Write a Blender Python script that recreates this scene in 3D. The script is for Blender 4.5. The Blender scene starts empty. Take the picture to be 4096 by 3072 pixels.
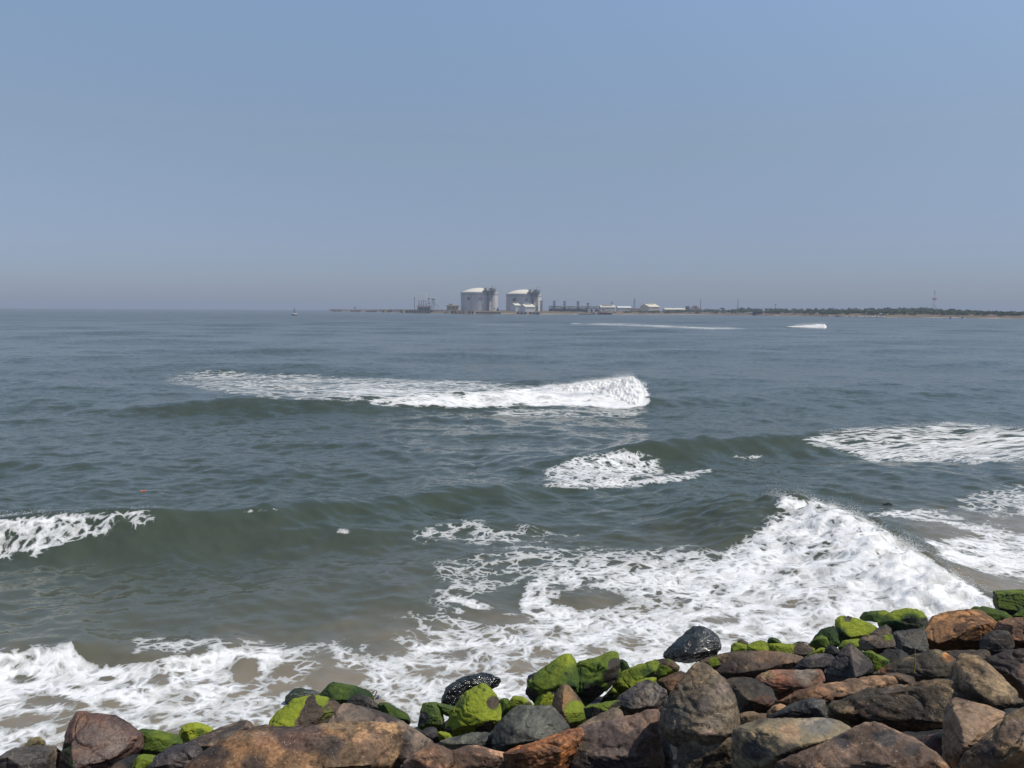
import bpy, bmesh, math, random
import numpy as np
from mathutils import Vector, Matrix

scene = bpy.context.scene
COL = scene.collection
R_ = math.radians

# ------------------------------------------------------------------ camera
EYE = 5.0                      # eye height over the water, metres
FPX = 3215.0                   # focal length in photo pixels (photo 4096 x 3072)
PITCH, ROLL = math.atan(294.3 / FPX), R_(0.327)
_F = np.array((0, math.cos(PITCH), -math.sin(PITCH)))
_U0 = np.array((0, math.sin(PITCH), math.cos(PITCH)))
_R0 = np.array((1.0, 0, 0))
CR = _R0 * math.cos(ROLL) + _U0 * math.sin(ROLL)
CU = _U0 * math.cos(ROLL) - _R0 * math.sin(ROLL)
CAM = np.array((0, 0, EYE))
cd = bpy.data.cameras.new('camera')
cam = bpy.data.objects.new('camera', cd)
COL.objects.link(cam)
cam.matrix_world = Matrix(((CR[0], CU[0], -_F[0], 0), (CR[1], CU[1], -_F[1], 0), (CR[2], CU[2], -_F[2], EYE), (0, 0, 0, 1)))
cd.sensor_width = 36.0
cd.lens = 36.0 * FPX / 4096.0
cd.clip_start = 0.1
cd.clip_end = 60000
scene.camera = cam

# ------------------------------------------------------------------ sun, sky, exposure
SUN_EL, SUN_AZ = R_(58), R_(102)          # azimuth clockwise from the view direction (+Y): high, from the right
SDIR = np.array((math.sin(SUN_AZ) * math.cos(SUN_EL), math.cos(SUN_AZ) * math.cos(SUN_EL), math.sin(SUN_EL)))
sl = bpy.data.lights.new('sun', 'SUN')
sl.energy = 4.0
sl.angle = R_(0.53)
sl.color = (1.0, 0.945, 0.85)
sun = bpy.data.objects.new('sun', sl)
COL.objects.link(sun)
sun.rotation_euler = Vector(SDIR).to_track_quat('Z', 'Y').to_euler()
sun.location = (60, 0, 90)

w = bpy.data.worlds.new('World')
scene.world = w
w.use_nodes = True
wt = w.node_tree
wt.nodes.clear()
wo = wt.nodes.new('ShaderNodeOutputWorld')
bg = wt.nodes.new('ShaderNodeBackground')
sky = wt.nodes.new('ShaderNodeTexSky')
sky.sky_type = 'NISHITA'
sky.sun_disc = False
sky.sun_elevation = SUN_EL
sky.sun_rotation = SUN_AZ
sky.altitude = 0
sky.air_density = SKY_AIR = 1.0
sky.dust_density = 0.3
sky.ozone_density = 3.0
tint = wt.nodes.new('ShaderNodeMixRGB')
tint.blend_type = 'MULTIPLY'
tint.inputs[0].default_value = 1.0
# humid coastal air: the band near the horizon is greyer and bluer than the clean-air model
tc = wt.nodes.new('ShaderNodeTexCoord')
sx = wt.nodes.new('ShaderNodeSeparateXYZ')
wt.links.new(tc.outputs['Generated'], sx.inputs[0])
rp_ = wt.nodes.new('ShaderNodeValToRGB')
wt.links.new(sx.outputs[2], rp_.inputs[0])
el = rp_.color_ramp.elements
el[0].position = 0.0; el[0].color = (.31, .35, .52, 1)
el[1].position = 1.0; el[1].color = (1.0, .9, .82, 1)
for p_, c_ in ((.035, (.365, .395, .55)), (.10, (.53, .49, .56)), (.19, (.75, .645, .595)), (.35, (1.10, .99, .89))):
    e_ = el.new(p_); e_.color = (*c_, 1)
wt.links.new(rp_.outputs[0], tint.inputs[2])
wt.links.new(sky.outputs[0], tint.inputs[1])
wt.links.new(tint.outputs[0], bg.inputs[0])
bg.inputs[1].default_value = 0.15
wt.links.new(bg.outputs[0], wo.inputs[0])

vs = scene.view_settings
vs.view_transform = 'Standard'
vs.look = 'None'
vs.exposure = 0.0
vs.gamma = 1.0
vs.use_curve_mapping = False
scene.cycles.max_bounces = 6
scene.cycles.volume_bounces = 0
scene.cycles.diffuse_bounces = 3
scene.cycles.glossy_bounces = 3

# ------------------------------------------------------------------ helpers
def ray(u, v):
    return _F + CR * ((u - 2048.0) / FPX) - CU * ((v - 1536.0) / FPX)

def at_z(u, v, z=0.0):
    """point where the line of sight through a photo pixel meets the level z"""
    r = ray(u, v)
    return CAM + r * ((z - EYE) / r[2])

def at_y(u, v, Y):
    r = ray(u, v)
    return CAM + r * (Y / r[1])

def pix(P):
    """photo pixel of world points (n,3)"""
    D = P - CAM
    z = D @ _F
    return 2048 + FPX * (D @ CR) / z, 1536 - FPX * (D @ CU) / z

def sstep(a, b, x):
    t = np.clip((x - a) / (b - a), 0, 1)
    return t * t * (3 - 2 * t)

_prng = np.random.RandomState(7)
_PERM = np.concatenate([_prng.permutation(256)] * 3)
_GR = _prng.normal(size=(256, 3))
_GR /= np.linalg.norm(_GR, axis=1)[:, None]

def perlin(P):
    """3-D gradient noise for an (n,3) array, about -0.7..0.7"""
    Pi = np.floor(P).astype(np.int64)
    f = P - Pi
    Pi &= 255
    u = f * f * f * (f * (f * 6 - 15) + 10)
    out = np.zeros(len(P))
    for dx in (0, 1):
        for dy in (0, 1):
            for dz in (0, 1):
                h = _PERM[_PERM[_PERM[Pi[:, 0] + dx] + Pi[:, 1] + dy] + Pi[:, 2] + dz]
                g = _GR[h]
                wgt = (u[:, 0] if dx else 1 - u[:, 0]) * (u[:, 1] if dy else 1 - u[:, 1]) * (u[:, 2] if dz else 1 - u[:, 2])
                out += wgt * (g[:, 0] * (f[:, 0] - dx) + g[:, 1] * (f[:, 1] - dy) + g[:, 2] * (f[:, 2] - dz))
    return out

def fbm(P, octaves=4, gain=0.5, lac=2.03):
    o = np.zeros(len(P)); a = 1.0
    for i in range(octaves):
        o += a * perlin(P + 17.3 * i)
        P = P * lac
        a *= gain
    return o

def mesh_np(name, V, Fq, smooth=True):
    """mesh from an (n,3) array and an (m,k) face array"""
    me = bpy.data.meshes.new(name)
    V = np.ascontiguousarray(V, dtype=np.float32)
    Fq = np.ascontiguousarray(Fq, dtype=np.int32)
    k = Fq.shape[1]
    me.vertices.add(len(V)); me.vertices.foreach_set('co', V.ravel())
    me.loops.add(Fq.size); me.loops.foreach_set('vertex_index', Fq.ravel())
    me.polygons.add(len(Fq)); me.polygons.foreach_set('loop_start', np.arange(0, Fq.size, k, dtype=np.int32))
    me.polygons.foreach_set('use_smooth', np.full(len(Fq), smooth))
    me.update(calc_edges=True)
    return me

def vattr(me, name, arr):
    a = me.attributes.new(name, 'FLOAT', 'POINT')
    a.data.foreach_set('value', np.ascontiguousarray(arr, dtype=np.float32))

def cattr(me, name, arr):
    a = me.attributes.new(name, 'FLOAT_COLOR', 'POINT')
    c = np.ones((len(arr), 4), dtype=np.float32); c[:, :3] = arr
    a.data.foreach_set('color', c.ravel())

def link(name, me, parent=None, mat=None):
    o = bpy.data.objects.new(name, me)
    COL.objects.link(o)
    if parent is not None: o.parent = parent
    if mat is not None and me is not None and not me.materials: me.materials.append(mat)
    return o

def tag(o, label=None, cat=None, group=None, kind=None):
    if label: o['label'] = label
    if cat: o['category'] = cat
    if group: o['group'] = group
    if kind: o['kind'] = kind
    return o

def empty(name, loc, label, cat, group=None):
    o = bpy.data.objects.new(name, None)
    COL.objects.link(o)
    o.location = loc
    return tag(o, label, cat, group)

class NT:
    """small node-tree writer"""
    def __init__(s, name):
        s.m = bpy.data.materials.new(name); s.m.use_nodes = True
        s.t = s.m.node_tree; s.t.nodes.clear()
        s.out = s.n('OutputMaterial')
    def n(s, kind, **kw):
        nd = s.t.nodes.new('ShaderNode' + kind)
        for k, v in kw.items(): setattr(nd, k, v)
        return nd
    def put(s, sock, v):
        if isinstance(v, bpy.types.NodeSocket): s.t.links.new(v, sock)
        elif isinstance(v, (tuple, list)) and len(v) == 3 and sock.type == 'RGBA': sock.default_value = (*v, 1)
        elif sock.type == 'RGBA' and isinstance(v, float): sock.default_value = (v, v, v, 1)
        else: sock.default_value = v
    def math(s, op, a, b=None, c=None, clamp=False):
        nd = s.n('Math', operation=op, use_clamp=clamp)
        s.put(nd.inputs[0], a)
        if b is not None: s.put(nd.inputs[1], b)
        if c is not None: s.put(nd.inputs[2], c)
        return nd.outputs[0]
    def vmath(s, op, a, b=None, scale=None):
        nd = s.n('VectorMath', operation=op)
        s.put(nd.inputs[0], a)
        if b is not None: s.put(nd.inputs[1], b)
        if scale is not None: s.put(nd.inputs['Scale'], scale)
        return nd.outputs[0]
    def mix(s, f, a, b, blend='MIX'):
        nd = s.n('MixRGB', blend_type=blend)
        s.put(nd.inputs[0], f); s.put(nd.inputs[1], a); s.put(nd.inputs[2], b)
        return nd.outputs[0]
    def ss(s, x, a, b):
        nd = s.n('MapRange', interpolation_type='SMOOTHSTEP')
        s.put(nd.inputs['Value'], x); s.put(nd.inputs['From Min'], a); s.put(nd.inputs['From Max'], b)
        return nd.outputs[0]
    def noise(s, vec, scale, detail=4, rough=0.55, dist=0.0, color=False):
        nd = s.n('TexNoise')
        s.put(nd.inputs['Vector'], vec); nd.inputs['Scale'].default_value = scale
        nd.inputs['Detail'].default_value = detail; nd.inputs['Roughness'].default_value = rough
        nd.inputs['Distortion'].default_value = dist
        return nd.outputs['Color' if color else 'Fac']
    def voro(s, vec, scale, feature='F1', out='Distance', rnd=1.0):
        nd = s.n('TexVoronoi', feature=feature)
        s.put(nd.inputs['Vector'], vec); nd.inputs['Scale'].default_value = scale
        nd.inputs['Randomness'].default_value = rnd
        return nd.outputs[out]
    def attr(s, name, out='Fac'):
        nd = s.n('Attribute', attribute_name=name)
        return nd.outputs[out]
    def pos(s): return s.n('NewGeometry').outputs['Position']
    def obj(s): return s.n('TexCoord').outputs['Object']
    def bump(s, h, strength=1.0, dist=0.02, normal=None):
        nd = s.n('Bump'); s.put(nd.inputs['Height'], h)
        nd.inputs['Strength'].default_value = strength; nd.inputs['Distance'].default_value = dist
        if normal is not None: s.put(nd.inputs['Normal'], normal)
        return nd.outputs[0]
    def bsdf(s, color, rough=0.6, normal=None, spec=0.5, metallic=0.0, ior=None):
        nd = s.n('BsdfPrincipled')
        s.put(nd.inputs['Base Color'], color); s.put(nd.inputs['Roughness'], rough)
        s.put(nd.inputs['Specular IOR Level'], spec); s.put(nd.inputs['Metallic'], metallic)
        if ior: nd.inputs['IOR'].default_value = ior
        if normal is not None: s.put(nd.inputs['Normal'], normal)
        return nd.outputs[0]
    def done(s, sh):
        s.t.links.new(sh, s.out.inputs[0]); return s.m
# ================================================================== WATER
rng = np.random.RandomState(3)
SH_N = np.array((-0.309, 0.951)); SH_S = 10.2      # the shoreline: SH_N . p = SH_S, sea beyond it

def shore_dist(x, y):
    return SH_N[0] * x + SH_N[1] * y - SH_S

# --- grid, finest by the shore
ds = [5.2]
while ds[-1] < 12500:
    d = ds[-1]
    ds.append(d + min(0.00092 * (d * d + 25) / 5, 0.0125 * d + max(0, (d - 2500) * 0.03)))
ds = np.array(ds)
tx = np.concatenate((np.linspace(-1.5, -0.72, 60)[:-1], np.linspace(-0.72, 0.80, 470), np.linspace(0.80, 1.6, 60)[1:]))
gy, gt = np.meshgrid(ds, tx, indexing='ij')
gx = gy * gt
nr, nc = gx.shape
X, Y = gx.ravel(), gy.ravel()
step = np.maximum(np.repeat(np.gradient(ds), nc), 0.0033 * Y)

# --- swell and chop: many short-crested wave trains coming in
Z = np.zeros_like(X); DX = np.zeros_like(X); DY = np.zeros_like(X)
for lam0, lam1, n, amp, spread in ((22, 45, 5, 0.006, 0.25), (9, 16, 5, 0.0055, 0.4), (3.5, 7, 9, 0.0052, 0.6), (1.4, 3, 14, 0.0052, 0.8), (0.5, 1.2, 18, 0.0074, 1.0), (0.22, 0.5, 14, 0.0066, 1.2)):
    for i in range(n):
        lam = math.exp(rng.uniform(math.log(lam0), math.log(lam1)))
        th = -math.pi / 2 + rng.normal() * spread - 0.15
        kx, ky = math.cos(th) * 2 * math.pi / lam, math.sin(th) * 2 * math.pi / lam
        a = amp * lam * rng.uniform(0.6, 1.2)
        att = sstep(2.0, 4.5, lam / step)
        if lam > 8: att = att * sstep(18, 60, Y)
        # each train swells and dies along its way
        env = 0.75 + 0.6 * np.sin(X * 2 * math.pi / (lam * 7.3) + i) * np.sin(Y * 2 * math.pi / (lam * 9.1) + 2.1 * i)
        ph = kx * X + ky * Y + rng.uniform(0, 6.28)
        s, c = np.sin(ph), np.cos(ph)
        A = a * att * env
        Z += A * c
        DX -= 0.7 * A * s * math.cos(th)
        DY -= 0.7 * A * s * math.sin(th)
calm = 0.60 + 0.40 * sstep(0.5, 9, shore_dist(X, Y))
Z *= calm; DX *= calm; DY *= calm

# --- the single waves seen in the photograph: crest (u, v, height), width of front and back
def crest(pts):
    P = np.array([at_z(u, v, h) for u, v, h in pts])
    return P[:, 0], P[:, 1], np.array([p[2] for p in pts])

WAVES = dict(
    main=(crest([(300, 1640, .05), (700, 1622, .32), (1100, 1606, .45), (1500, 1600, .5), (1900, 1580, .6), (2200, 1575, .55), (2420, 1575, .5), (2520, 1580, .45), (2590, 1590, .4), (2700, 1590, .3), (3300, 1560, .2), (4300, 1530, .1)]), 1.3, 3.0),
    right=(crest([(1900, 1900, .05), (2150, 1850, .2), (2400, 1800, .4), (2620, 1765, .55), (2850, 1745, .58), (3100, 1745, .45), (3300, 1728, .42), (3550, 1712, .5), (3800, 1695, .55), (4000, 1705, .5), (6800, 1715, .4)]), 1.0, 2.0),
    left=(crest([(-3000, 2240, .4), (-500, 2110, .5), (0, 2078, .55), (300, 2064, .55), (600, 2056, .55), (850, 2050, .5), (1100, 2032, .45), (1450, 1998, .36), (1750, 1962, .28), (2100, 1925, .25), (2400, 1905, .22), (2700, 1900, .12), (3100, 1890, .03)]), 0.9, 1.6),
    low=(crest([(600, 2180, .0), (1100, 2150, .1), (1500, 2105, .2), (1750, 2078, .2), (2000, 2085, .12), (2300, 2100, .05), (2600, 2100, 0)]), 0.6, 1.0),
    far=(crest([(1900, 1335, .1), (2300, 1325, .3), (2700, 1318, .55), (2900, 1316, .6), (3080, 1316, .45), (3140, 1318, .2), (3300, 1318, .15), (3360, 1320, .2), (3700, 1320, .3), (4200, 1325, .3)]), 3.0, 7.0),
    surge=(crest([(2500, 2110, 0), (2750, 2060, .22), (2900, 2030, .42), (3000, 2012, .6), (3130, 1992, .78), (3260, 2012, .76), (3400, 2068, .72), (3550, 2150, .66), (3700, 2245, .60), (3820, 2325, .52), (3920, 2385, .40), (3990, 2430, .2), (4080, 2490, .0)]), 2.5, 0.55),
    lap=(crest([(-200, 2650, .15), (120, 2600, .15), (290, 2575, .2), (420, 2600, .12), (640, 2625, .1), (900, 2600, .08), (1100, 2620, 0)]), 0.25, 0.7),
)
face = np.zeros_like(X)
for name, ((cx, cy, ch), wf, wb) in WAVES.items():
    o = np.argsort(cx)
    yc = np.interp(X, cx[o], cy[o]); hh = np.interp(X, cx[o], ch[o], left=0, right=0)
    sl_ = np.gradient(np.interp(np.linspace(cx.min(), cx.max(), 60), cx[o], cy[o]), (cx.max() - cx.min()) / 59)
    slope = np.interp(X, np.linspace(cx.min(), cx.max(), 60), sl_)
    t = (yc - Y) / np.sqrt(1 + slope ** 2)         # > 0 in front of the crest, towards the shore
    if name == 'surge':                            # runs along the rocks: signed distance from the crest line itself
        near = np.where((X > -1) & (X < 13) & (Y > 8) & (Y < 25))[0]
        qx, qy = X[near], Y[near]
        # rounded crest line
        par = np.arange(len(cx)); fp = np.linspace(0, len(cx) - 1, 90)
        def rnd(a):
            r = np.interp(fp, par, a)
            for _ in range(12): r[1:-1] = (r[:-2] + 2 * r[1:-1] + r[2:]) / 4
            return r
        sx_, sy_, sh_ = rnd(cx), rnd(cy), rnd(ch)
        jig = fbm(np.stack((fp * .9, fp * 0 + .3, fp * 0 + 7.7), 1), 3)
        sx_ = sx_ + .22 * jig; sy_ = sy_ + .16 * jig
        best = np.zeros(len(near)); wq = 1 + 0.25 * perlin(np.stack((qx * .5, qy * .5, np.full_like(qx, 8.8)), 1))
        for i in range(len(sx_) - 1):
            ax, ay, bx, by = sx_[i], sy_[i], sx_[i + 1], sy_[i + 1]
            ll = (bx - ax) ** 2 + (by - ay) ** 2
            k = np.clip(((qx - ax) * (bx - ax) + (qy - ay) * (by - ay)) / ll, 0, 1)
            dd = np.hypot(qx - ax - k * (bx - ax), qy - ay - k * (by - ay))
            side = (bx - ax) * (qy - ay) - (by - ay) * (qx - ax)
            wd = np.where(side < 0, wf, wb) * wq
            best = np.maximum(best, (sh_[i] * (1 - k) + sh_[i + 1] * k) * np.exp(-(dd / wd) ** 1.7))
        best = best * (1 + 0.42 * fbm(np.stack((qx * .9, qy * 1.3, np.full_like(qx, 1.9)), 1), 3))
        Z[near] += best; face[near] = np.maximum(face[near], best)
        continue
    wob = 1 + 0.22 * perlin(np.stack((X * 0.6, Y * 0.25, np.full_like(X, 3.1)), 1))
    ww = np.where(t > 0, wf, wb) * wob
    prof = np.exp(-np.abs(t / ww) ** 1.7) - 0.16 * np.exp(-((t - 2.1 * wf) / (1.2 * wf)) ** 2)
    Z += hh * wob * prof
    face = np.maximum(face, hh * prof)
PX = np.stack((X + DX, Y + DY, Z), 1)
u, v = pix(PX)

# --- where the foam lies
D = np.zeros_like(X); TH = np.zeros_like(X)
nz1 = fbm(np.stack((X * 0.9, Y * 0.9, np.full_like(X, .7)), 1), 3)
nz2 = fbm(np.stack((X * 2.3, Y * 2.3, np.full_like(X, 5.7)), 1), 3)

def band(top, bot, dens, soft=14, thick=0.0, rag=1.0):
    soft = soft * 1.7
    """foam between two lines over u; dens along u"""
    global D, TH
    tu, tv = zip(*top); bu, bv = zip(*bot); du, dv = zip(*dens)
    wv = rag * 26 * (nz1 + 0.8 * nz2)
    vt = np.interp(u, tu, tv) + wv; vb = np.interp(u, bu, bv) + wv
    m = sstep(-soft, soft, v - vt) * (1 - sstep(-soft, soft, v - vb))
    e = sstep(du[0] - 2 * soft, du[0] + 2 * soft, u + 2 * wv) * (1 - sstep(du[-1] - 2 * soft, du[-1] + 2 * soft, u + 2 * wv))
    d = np.interp(u, du, dv) * m * e
    D = np.maximum(D, d)
    TH = np.maximum(TH, thick * m * e)

def hole(cu, cv, ru, rv, amt):
    global D
    q = np.sqrt(((u - cu) / ru) ** 2 + ((v - cv) / rv) ** 2) + 0.5 * nz1
    D -= amt * (1 - sstep(0.5, 1.15, q)) * (D > 0)

# far line and fleck
band([(2280, 1292), (2500, 1294), (2850, 1310), (3160, 1309)], [(2280, 1297), (2500, 1303), (2850, 1317), (3160, 1314)], [(2280, .42), (2550, .42), (2850, .55), (2930, .4), (3000, .1)], 2, rag=.05)
band([(1900, 1296), (2100, 1297)], [(1900, 1299), (2100, 1300)], [(1900, .35), (2100, .35)], 2, rag=.05)
# trail of the main breaker
band([(560, 1500), (800, 1482), (1100, 1492), (1500, 1514), (1900, 1528), (2200, 1545)], [(560, 1520), (800, 1556), (1100, 1592), (1400, 1600), (1700, 1590), (2200, 1565)], [(640, .14), (780, .30), (1000, .34), (1500, .46), (1900, .46), (2180, .30)], 8, rag=.3)
band([(700, 1515), (900, 1520), (1500, 1550), (1750, 1545)], [(700, 1530), (900, 1550), (1500, 1585), (1750, 1575)], [(740, .32), (1100, .46), (1500, .62), (1800, .55)], 8, rag=.3)
band([(1500, 1590), (1900, 1572), (2200, 1545), (2520, 1510), (2600, 1560)], [(1500, 1620), (1900, 1625), (2200, 1620), (2520, 1630), (2600, 1620)], [(1480, .5), (1650, .9), (2000, 1.1), (2590, 1.2)], 5, thick=1, rag=.3)
band([(1950, 1635), (2560, 1635)], [(1950, 1672), (2560, 1668)], [(1950, .22), (2300, .36), (2560, .3)], 12, rag=.3)
# broken wave at the right
band([(3200, 1745), (3350, 1722), (3500, 1715), (3700, 1700), (3800, 1690), (3900, 1702), (4100, 1720), (6800, 1730)], [(3200, 1765), (3350, 1800), (3500, 1842), (3700, 1846), (3900, 1846), (4100, 1838), (6800, 1838)], [(3230, .40), (3330, .52), (3500, .58), (3900, .58), (6800, .56)], 9, thick=.3, rag=.5)
band([(3330, 1775), (3600, 1770), (4000, 1770), (6800, 1775)], [(3330, 1790), (3600, 1815), (4000, 1815), (6800, 1815)], [(3350, .5), (3600, .66), (4000, .72), (6800, .68)], 12, rag=.5)
# patch by the middle
band([(2160, 1885), (2250, 1850), (2350, 1826), (2500, 1797), (2650, 1830)], [(2160, 1950), (2300, 1950), (2450, 1950), (2650, 1930)], [(2170, .40), (2260, .54), (2450, .62), (2560, .52), (2640, .32)], 9, thick=.3, rag=.5)
band([(2500, 1925), (2700, 1900), (2850, 1872)], [(2500, 1945), (2700, 1922), (2850, 1892)], [(2520, .5), (2750, .72), (2840, .5)], 8, rag=.4)
band([(2920, 1824), (3060, 1824)], [(2920, 1834), (3060, 1832)], [(2930, .5), (3050, .5)], 6, rag=.3)
# left breaker
band([(-3800, 2105), (0, 2082), (150, 2066), (300, 2064), (450, 2060), (640, 2050)], [(-3800, 2260), (0, 2240), (120, 2228), (210, 2205), (300, 2165), (450, 2140), (640, 2090)], [(-3800, .62), (0, .60), (250, .56), (420, .48), (600, .36), (640, .26)], 12, thick=.6, rag=.5)
band([(-3800, 2090), (0, 2075), (300, 2058), (630, 2045)], [(-3800, 2150), (0, 2125), (300, 2100), (630, 2066)], [(-3800, .74), (0, .70), (300, .64), (600, .52)], 8, thick=.6, rag=.4)
band([(980, 2040), (1110, 2030)], [(980, 2052), (1110, 2044)], [(980, .26), (1050, .34), (1110, .28)], 6, rag=.3)
band([(1340, 2116), (1400, 2118)], [(1340, 2130), (1400, 2132)], [(1345, .28), (1375, .38), (1400, .28)], 5, rag=.2)
# thin lace over the middle water
band([(1640, 2115), (1800, 2088), (2000, 2100), (2350, 2135)], [(1640, 2160), (1900, 2180), (2100, 2168), (2350, 2165)], [(1660, .25), (1800, .37), (2000, .38), (2330, .2)], 14)
band([(1760, 2215), (2100, 2180), (2500, 2200), (2900, 2200)], [(1760, 2440), (2000, 2350), (2300, 2290), (2900, 2270)], [(1720, .18), (1900, .3), (2200, .42), (2900, .34)], 20)
band([(1730, 2350), (1838, 2392), (1933, 2424), (2028, 2445), (2150, 2455)], [(1730, 2380), (1838, 2418), (1933, 2454), (2028, 2476), (2150, 2500)], [(1735, .5), (1900, .66), (2100, .72)], 9, rag=.7)
band([(1560, 2450), (1950, 2420)], [(1560, 2560), (1950, 2520)], [(1560, .2), (1700, .3), (1950, .34)], 20)
# wash against the rocks, middle and right
band([(1440, 2625), (1540, 2570), (1650, 2538), (1800, 2522), (1950, 2530), (2060, 2492), (2110, 2330), (2215, 2222), (2330, 2236), (2430, 2228), (2700, 2245), (2880, 2225), (2960, 2165), (3040, 2120), (3090, 2075), (3130, 2040), (3260, 2050), (3400, 2100), (3550, 2180), (3700, 2275), (3820, 2350), (3920, 2410), (3990, 2460), (4060, 2530)],
     [(1440, 3300), (4200, 3300)], [(1450, .55), (1700, .62), (2000, .62), (2250, .60), (2600, .66), (2900, .78), (3150, .87), (3500, .98), (3900, 1.08), (4080, 1.0)], 38, thick=.25)
band([(2050, 2500), (2300, 2475), (2700, 2400), (3000, 2330)], [(2050, 2600), (2300, 2610), (2700, 2560), (3000, 2420)], [(1980, .60), (2300, .73), (2700, .77), (3000, .74)], 25, thick=.2)
band([(3060, 2060), (3130, 1985), (3260, 2000), (3400, 2052), (3550, 2134), (3700, 2230), (3820, 2310), (3920, 2372), (3990, 2425)],
     [(3060, 2100), (3130, 2120), (3260, 2160), (3400, 2250), (3550, 2380), (3700, 2480), (3820, 2540), (3990, 2560)], [(3090, .84), (3260, .96), (3500, 1.08), (3990, 1.15)], 14, thick=1, rag=.5)
# right hand lace beyond the surge
band([(3510, 2040), (3750, 2052), (3885, 2085), (4100, 2125), (6800, 2150)], [(3510, 2058), (3750, 2095), (3885, 2135), (4100, 2180), (6800, 2230)], [(3500, .5), (3750, .6), (6800, .62)], 9)
band([(3690, 2152), (3850, 2150), (4000, 2160), (6800, 2170)], [(3690, 2180), (3800, 2235), (3900, 2270), (4100, 2310), (6800, 2330)], [(3700, .66), (3900, .74), (6800, .74)], 12)
band([(3780, 1990), (4000, 1950), (6800, 1940)], [(3780, 2020), (4000, 2070), (6800, 2080)], [(3800, .25), (4000, .44), (6800, .5)], 18)
# shore wash at the left
band([(-4200, 2690), (0, 2622), (121, 2594), (233, 2580), (288, 2572), (350, 2640), (419, 2656), (512, 2656), (628, 2634), (700, 2618), (838, 2600), (977, 2582), (1060, 2578), (1170, 2610)],
     [(-4200, 2860), (0, 2830), (250, 2800), (560, 2860), (800, 2850), (1000, 2760), (1170, 2640)], [(-4200, .84), (300, .86), (800, .82), (1100, .72), (1160, .55)], 14, thick=.12)
band([(-4200, 2800), (0, 2770), (560, 2790), (1500, 2700)], [(-4200, 3300), (1500, 3300)], [(-4200, .62), (300, .6), (900, .58), (1200, .5), (1480, .55)], 30)
band([(1060, 2590), (1500, 2560)], [(1060, 2760), (1500, 2760)], [(1050, .5), (1200, .46), (1480, .5)], 25)
band([(540, 2552), (700, 2548), (960, 2560)], [(540, 2600), (700, 2600), (960, 2590)], [(540, .4), (750, .44), (950, .4)], 12)
for h in ((2380, 2398, 190, 42, .6), (1990, 2462, 150, 34, .5), (1840, 2700, 170, 34, .35), (1290, 2690, 220, 70, .22), (2210, 2672, 120, 40, .3), (3060, 2560, 160, 40, .28), (2960, 2480, 140, 26, .2), (3230, 2110, 100, 16, .14), (3290, 2185, 150, 16, .12),
          (330, 2600, 70, 40, .5), (480, 2640, 110, 20, .5), (980, 2680, 62, 58, .75), (640, 2722, 55, 32, .7), (745, 2738, 34, 20, .6), (700, 2695, 40, 14, .5), (190, 2792, 130, 30, .6), (90, 2720, 65, 20, .7), (430, 2715, 62, 16, .65), (430, 2810, 75, 26, .55), (300, 2750, 60, 14, .45), (560, 2760, 30, 10, .4), (820, 2650, 30, 12, .5), (1330, 2720, 150, 60, .4), (60, 2880, 110, 30, .3), (240, 2870, 90, 34, .35)):
    hole(*h)
D = np.clip(D, 0, 1.3)

# churned water is lumpy
lump = np.clip(D - 0.45, 0, 1) * (1 - sstep(60, 90, Y))
fine = sstep(0.5, 0.2, step / 0.5)
L = fbm(np.stack((X * 1.1 + Y * .5, Y * 2.6, Z * 1.6 + 4), 1), 4, 0.6)
Z = Z + lump * (0.05 + 0.13 * TH) * L
Z = Z + 0.11 * TH * (0.35 - np.abs(fbm(np.stack((X * 1.7 + .6 * Y, Y * 2.4, Z * 2 + 6), 1), 3, .6))) * fine
Z = Z + 0.04 * TH * fbm(np.stack((X * 3.5, Y * 6, Z * 6 + 9), 1), 3) * fine
PX = np.stack((X + DX, Y + DY, Z), 1)

sd = shore_dist(X, Y)
brown = 0.76 * (1 - sstep(0.3, 3.0, sd + 0.9 * nz1 + 0.3 * nz2)) + 0.24 * (1 - sstep(2, 9, sd + 1.6 * nz1))
brown = np.maximum(brown, (1 - sstep(3.0, 7.0, sd + 1.5 * nz1)) * sstep(7, 10.5, X) * 0.9)
brown = np.clip(brown * (1 - 0.55 * sstep(0.15, 0.5, face)), 0, 1)

ii = np.arange(nr * nc).reshape(nr, nc)
FQ = np.stack((ii[:-1, :-1], ii[:-1, 1:], ii[1:, 1:], ii[1:, :-1]), -1).reshape(-1, 4)
wme = mesh_np('water', PX, FQ)
vattr(wme, 'foam', D); vattr(wme, 'thick', TH); vattr(wme, 'silt', brown)
vattr(wme, 'chop', 0.80 + 0.25 * sstep(8, 40, Y) + 0.45 * sstep(60, 600, Y))
vattr(wme, 'reach', sstep(40, 500, Y)); vattr(wme, 'drawn', sstep(26, 33, Y))

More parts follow.
